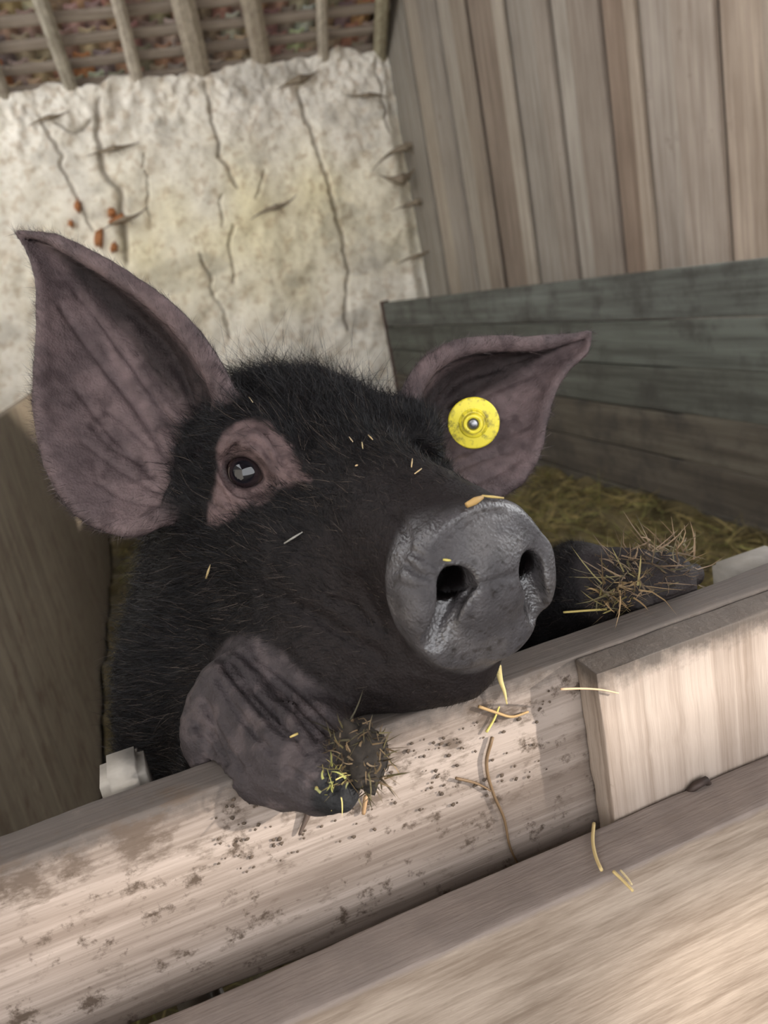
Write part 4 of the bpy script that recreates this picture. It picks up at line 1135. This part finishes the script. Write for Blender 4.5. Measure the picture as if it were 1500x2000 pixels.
# single stalks on the timber
def stalk(pix, surf, r0, r1, col, label, group=None, lift=0.0012, name='straw_stalk'):
    pts = [surf(*p) for p in pix]
    t = np.linspace(0, 1, len(pts)); P = catmull([tuple(p) for p in pts], max(6, len(pts)*4))
    o = tube(name, P, np.linspace(r0, r1, len(P)), M['straw'], col); tag(o, label, 'straw', group); return o
rail_f = lambda x, y: on_y(x, y, 0.3182)
cleat_f = lambda x, y: on_y(x, y, 0.2975)
low_t = lambda x, y: on_z(x, y, CZ-0.2875)
stalk([(962, 1440), (950, 1490), (962, 1545), (985, 1600), (995, 1650), (1015, 1695)], rail_f, .0010, .0006, (0.11, 0.065, 0.03), 'brown forked root fibre stuck down the rail face', None, name='root_fibre')
stalk([(890, 1520), (930, 1530), (965, 1548)], rail_f, .0008, .0005, (0.11, 0.065, 0.03), 'short brown root fibre lying across the longer fibre on the rail', None, name='root_fibre')
stalk([(972, 1300), (978, 1330), (985, 1350), (990, 1375)], lambda x, y: on_y(x, y, 0.314), .0018, .0004, (0.50, 0.40, 0.17), 'pale straw husk dangling below the snout')
stalk([(935, 1380), (970, 1392), (1000, 1400), (1032, 1390)], rail_f, .0009, .0006, (0.30, 0.19, 0.08), 'bent brown stalk on a dirt patch of the rail')
stalk([(950, 1430), (965, 1405), (975, 1380)], rail_f, .0008, .0005, (0.42, 0.36, 0.10), 'yellow green stalk on a dirt patch of the rail')
stalk([(1095, 1346), (1140, 1345), (1180, 1348), (1208, 1354)], lambda x, y: on_y(x, y, 0.2975), .0006, .0004, (0.50, 0.34, 0.20), 'thin straw bridging the rail and the upright batten')
stalk([(1160, 1608), (1158, 1640), (1166, 1680), (1175, 1700)], low_t, .0010, .0009, (0.44, 0.33, 0.15), 'curved straw lying on the lower board by the batten foot')
stalk([(1198, 1702), (1215, 1718), (1236, 1740)], low_t, .0009, .0007, (0.48, 0.36, 0.16), 'short straight straw on top of the lower board')
stalk([(1212, 1700), (1226, 1716), (1234, 1728)], low_t, .0006, .0005, (0.52, 0.42, 0.24), 'thin pale straw beside a short straight straw on the lower board')
stalk([(715, 1555), (710, 1590)], rail_f, .0012, .0010, (0.26, 0.16, 0.08), 'short brown chip of straw on the rail below the hoof')
stalk([(612, 1560), (602, 1590), (585, 1630)], rail_f, .0022, .0007, (0.06, 0.04, 0.03), 'dark dribble of dung under the hoof on the rail', None, name='dung_dribble')['category'] = 'dung'
stalk([(1100, 1196), (1140, 1193), (1185, 1190)], lambda x, y: at(x, y, .447), .0007, .0007, (0.42, 0.32, 0.10), 'thin straight straw under the outstretched foreleg')

# tangled straw caked on the hooves
def clump(name, cores, label, lens):
    R_, D_, L_, C_ = [], [], [], []
    for cen, R, n, base, flat in cores:
        p = rng.normal(size=(n, 3)); p /= np.linalg.norm(p, axis=1, keepdims=True); p *= (rng.random((n, 1))**0.4)*R*np.array(flat)
        d = rng.normal(size=(n, 3)); d += 0.5*p/R; d /= np.linalg.norm(d, axis=1, keepdims=True)
        R_.append(cen+p); D_.append(d); L_.append(rng.uniform(*lens, n)); C_.append(straw_col(n, base, .6, .3))
    root, d, ln, col = np.concatenate(R_), np.concatenate(D_), np.concatenate(L_), np.concatenate(C_)
    curl = 0.3*rng.normal(size=(len(root), 3))
    ok = clear_of(root, d, ln, curl, FENCE_BOX+POST_BOX, .0025)&np.all([sbox(root, lo, hi) > .0025 for lo, hi in FENCE_BOX+POST_BOX], axis=0)
    n = int(ok.sum())
    o = strands(name, root[ok], d[ok], ln[ok], rng.uniform(.0005, .0013, n), col[ok], M['straw'], None, curl[ok], 3, 0.4)
    tag(o, label, 'straw', kind='stuff'); return o
clump('straw_clump', [(at(700, 1480, .344), .0145, 420, (0.085, 0.055, 0.026), (1, .8, 1.3))], 'muddy straw tangle caked on the hoof hanging over the rail', (.004, .012))
clump('straw_clump', [(at(655, 1525, .333), .009, 34, (0.30, 0.24, 0.08), (1, 1, 1))], 'yellowish straw bits on the toe hanging over the rail', (.003, .009))
clump('straw_clump', [(at(1265, 1120, .450), .0250, 420, (0.13, 0.085, 0.048), (1.3, .7, .8)), (at(1215, 1160, .443), .0150, 170, (0.17, 0.11, 0.05), (1, 1, 1))], 'dry straw and root tangle on the outstretched foreleg behind the fence', (.008, .026))

def clod(cen, size, label, seed):
    bm = bmesh.new(); bmesh.ops.create_icosphere(bm, subdivisions=4, radius=1.0)
    co = np.array([v.co[:] for v in bm.verts]); k = 1+0.30*fbm(co*2.2+seed, 4, seed)
    for v, q, s in zip(bm.verts, co, k):
        w = cen+IR*q[0]*s*size[0]+ID*q[1]*s*size[1]+FW*q[2]*s*size[2]
        for lo, hi in FENCE_BOX:                      # flattened against the timber
            if (w > np.array(lo)-.0004).all() and (w < np.array(hi)+.0004).all(): w[1] = lo[1]-.0004 if w[1] < (lo[1]+hi[1])/2 else w[1]; w[2] = max(w[2], hi[2]+.0004) if w[1] >= lo[1] else w[2]
        v.co = Vector(w)
    o = bm_obj('mud_clod', bm, M['mud'], None, True); tag(o, label, 'mud', 'mud on the forefeet'); return o
M['mud'] = plain('caked_mud', (0.014, 0.010, 0.007), 0.9, 220, 0.5, 0.0015)
clod(at(702, 1478, .343), (.0115, .0150, .009), 'dark mud clod packed with straw on the hoof over the rail', 3)
clod(at(1270, 1130, .455), (.024, .012, .010), 'dry mud clod under the straw tangle on the outstretched foreleg', 9)

# chaff sticking to the pig's coat and snout (parts of the animal's dirt)
vis = np.nonzero((facing > .25) & frontal & (ear_m < .2))[0]
relv = PV-CAM; vpx = 750+FPX*(relv@IR)/(relv@FW); vpy = 1000+FPX*(relv@ID)/(relv@FW); vdp = relv@FW
bodykd = KDTree(len(vis))
for i in vis: bodykd.insert((vpx[i]/1000, vpy[i]/1000, vdp[i]), int(i))
bodykd.balance()
def skin_at(px, py):
    c = bodykd.find_range((px/1000, py/1000, 0.40), 0.14)
    best = None
    for co, i, d in c:
        if abs(co[0]*1000-px) < 6 and abs(co[1]*1000-py) < 6 and (best is None or co[2] < best[0]): best = (co[2], i)
    return PV[best[1]]+PN[best[1]]*.0012 if best else None
spots = [((915, 985), (945, 972), .0030, .0016, (0.34, 0.21, 0.07)), ((945, 968), (985, 972), .0010, .0008, (0.42, 0.30, 0.10)), ((1020, 1012), (1052, 1008), .0026, .0024, (0.30, 0.15, 0.07)),
         ((868, 1098), (884, 1094), .0010, .0007, (0.45, 0.38, 0.10)), ((716, 848), (722, 858), .0007, .0005, (0.42, 0.30, 0.15)), ((680, 852), (690, 862), .0006, .0005, (0.4, 0.3, 0.18)), ((704, 862), (706, 876), .0007, .0004, (0.36, 0.28, 0.14)),
         ((800, 895), (806, 912), .0006, .0005, (0.42, 0.30, 0.15)), ((808, 926), (820, 914), .0006, .0005, (0.42, 0.30, 0.15)), ((694, 908), (702, 906), .0009, .0006, (0.40, 0.28, 0.15)), ((488, 772), (494, 784), .0006, .0005, (0.45, 0.36, 0.22)),
         ((554, 1060), (588, 1038), .0010, .0006, (0.20, 0.19, 0.17)), ((400, 1135), (408, 1105), .0012, .0004, (0.30, 0.22, 0.10)), ((572, 1440), (580, 1430), .0010, .0010, (0.40, 0.30, 0.10)), ((682, 1418), (690, 1410), .0020, .0014, (0.62, 0.42, 0.07))]
for a, b, r0, r1, col in spots:
    A, B = skin_at(*a), skin_at(*b)
    if A is None or B is None: continue
    o = tube('chaff', [A, (A+B)/2+(A-CAM)*-.002, B], [r0*.45, r0*.6, r1*.55], M['straw'], col, pig, 6)

# two unidentified pale shapes behind the fence, built as posts
def post(spec, label):
    x, y, top, w, d = spec
    bm = bmesh.new(); bmesh.ops.create_cube(bm, size=1.0)
    for v in bm.verts: v.co = Vector((v.co.x*w, v.co.y*d, (v.co.z+.5)*top))
    bmesh.ops.bevel(bm, geom=list(bm.edges), offset=.004, segments=2, affect='EDGES')
    bmesh.ops.subdivide_edges(bm, edges=[e for e in bm.edges if e.calc_length() > .2], cuts=40)
    co = np.array([v.co[:] for v in bm.verts]); nn = fbm(co*60+x*900, 3, 5)*.0015
    for v, k in zip(bm.verts, nn): v.co += Vector((k, k*.5, 0))
    o = bm_obj('pale_shape', bm, M['stone'], None, True); o.location = (x, y, 0); tag(o, label, 'post', 'pale shapes behind the fence'); return o
post(POSTS[0], 'narrow pale post top behind the rail below the pig\'s chest')
post(POSTS[1], 'wide pale shape built as a post behind the rail past the straw-covered foreleg')

# dusty cobwebs on the plaster and in the corner by the boards
def cobweb(px, py, half, up, yy, label, group, knot=0.03, droop=0):
    c = on_y(px, py, yy); V = []; F = []
    bm = bmesh.new()
    def arm(dx, dz, dy, w0, seg=7):
        prev = None
        for i in range(seg+1):
            t = i/seg; q = c+np.array([dx*t, dy*t, dz*t*t]); w = w0*(1-t)**1.3+0.002
            ring = [bm.verts.new(q+np.array([0, math.cos(a)*w*.5, math.sin(a)*w])) for a in (0.5, 2.1, 3.7, 5.3)]
            if prev:
                for k in range(4): bm.faces.new((prev[k], prev[(k+1) % 4], ring[(k+1) % 4], ring[k]))
            prev = ring
        bm.faces.new(prev)
    arm(half, up, 0.03, knot); arm(-half*1.05, -up*.8+droop, 0.03, knot*.9); arm(half*.25, -knot*2.2, 0.0, knot*.5)
    for k in range(3): arm(random.uniform(-.6, .6)*half, random.uniform(-.5, .9)*max(abs(up), .08), .02, .003)
    bmesh.ops.recalc_face_normals(bm, faces=bm.faces)
    o = bm_obj('cobweb', bm, M['web'], None, True); tag(o, label, 'cobweb', group); return o
g1 = 'cobwebs on the plaster'
for a in ((538, 405, .17, .06, .020, 'dusty cobweb wisp alone on the yellowish middle of the plaster'), (222, 290, .16, .02, .020, 'dusty cobweb wisp across the wide dirty crack in the plaster'), (245, 428, .16, .06, .018, 'dusty cobweb wisp over the bare orange bricks'),
          (585, 155, .15, .05, .032, 'dusty cobweb at the head of the longest plaster crack'), (95, 230, .12, .03, .018, 'dusty cobweb wisp under the broken plaster top beside the wide crack'), (720, 185, .15, -.03, .016, 'thin dusty cobweb below the plaster top beside the corner crack')):
    cobweb(a[0], a[1], a[2], a[3], YW-0.045, a[5], g1, a[4])
g2 = 'cobwebs in the wall corner'
for a in ((792, 288, .25, .14, .032, 'longest dusty cobweb, topmost between the plaster edge and the upright boards'), (785, 350, .14, .08, .045, 'thick sagging cobweb under the longest one at the plaster edge'), (815, 395, .17, .03, .026, 'dusty cobweb at mid height between plaster edge and upright boards'),
          (815, 500, .15, .04, .018, 'lowest dusty cobweb between plaster edge and upright boards')):
    cobweb(a[0], a[1], a[2], a[3], YW-0.12, a[5], g2, a[4], .12 if a[0] == 785 else 0)

# dung crumbs on the rail
bmc = []
for i in range(150):
    px = random.uniform(420, 1080); py = 1607-0.327*px+random.uniform(90, 260)
    p = on_y(px, py, 0.3192)
    if p[2] > ZF-0.006 or p[2] < CZ-0.29: continue
    bmc.append(p)
bm = bmesh.new()
for p in bmc:
    s = random.uniform(.0004, .0011)
    r = bmesh.ops.create_icosphere(bm, subdivisions=1, radius=s)
    for v in r['verts']: v.co = Vector((v.co.x*random.uniform(.7, 1.8), v.co.y*.35, v.co.z*random.uniform(.7, 1.4)))+Vector(p)
o = bm_obj('dung_crumbs', bm, plain('dung', (0.055, 0.038, 0.026), 0.9, 200), None, True); tag(o, 'dark dung crumbs spattered over the rail face', 'dung', kind='stuff')
# bent nail in the batten foot
tube('nail', [on_y(1340, 1552, .2985), on_y(1358, 1535, .2965), on_y(1378, 1524, .2965), on_y(1392, 1540, .298)], [.0016, .0022, .0022, .0014], M['nail'], (0, 0, 0), fence, 8)
bpy.context.view_layer.update()
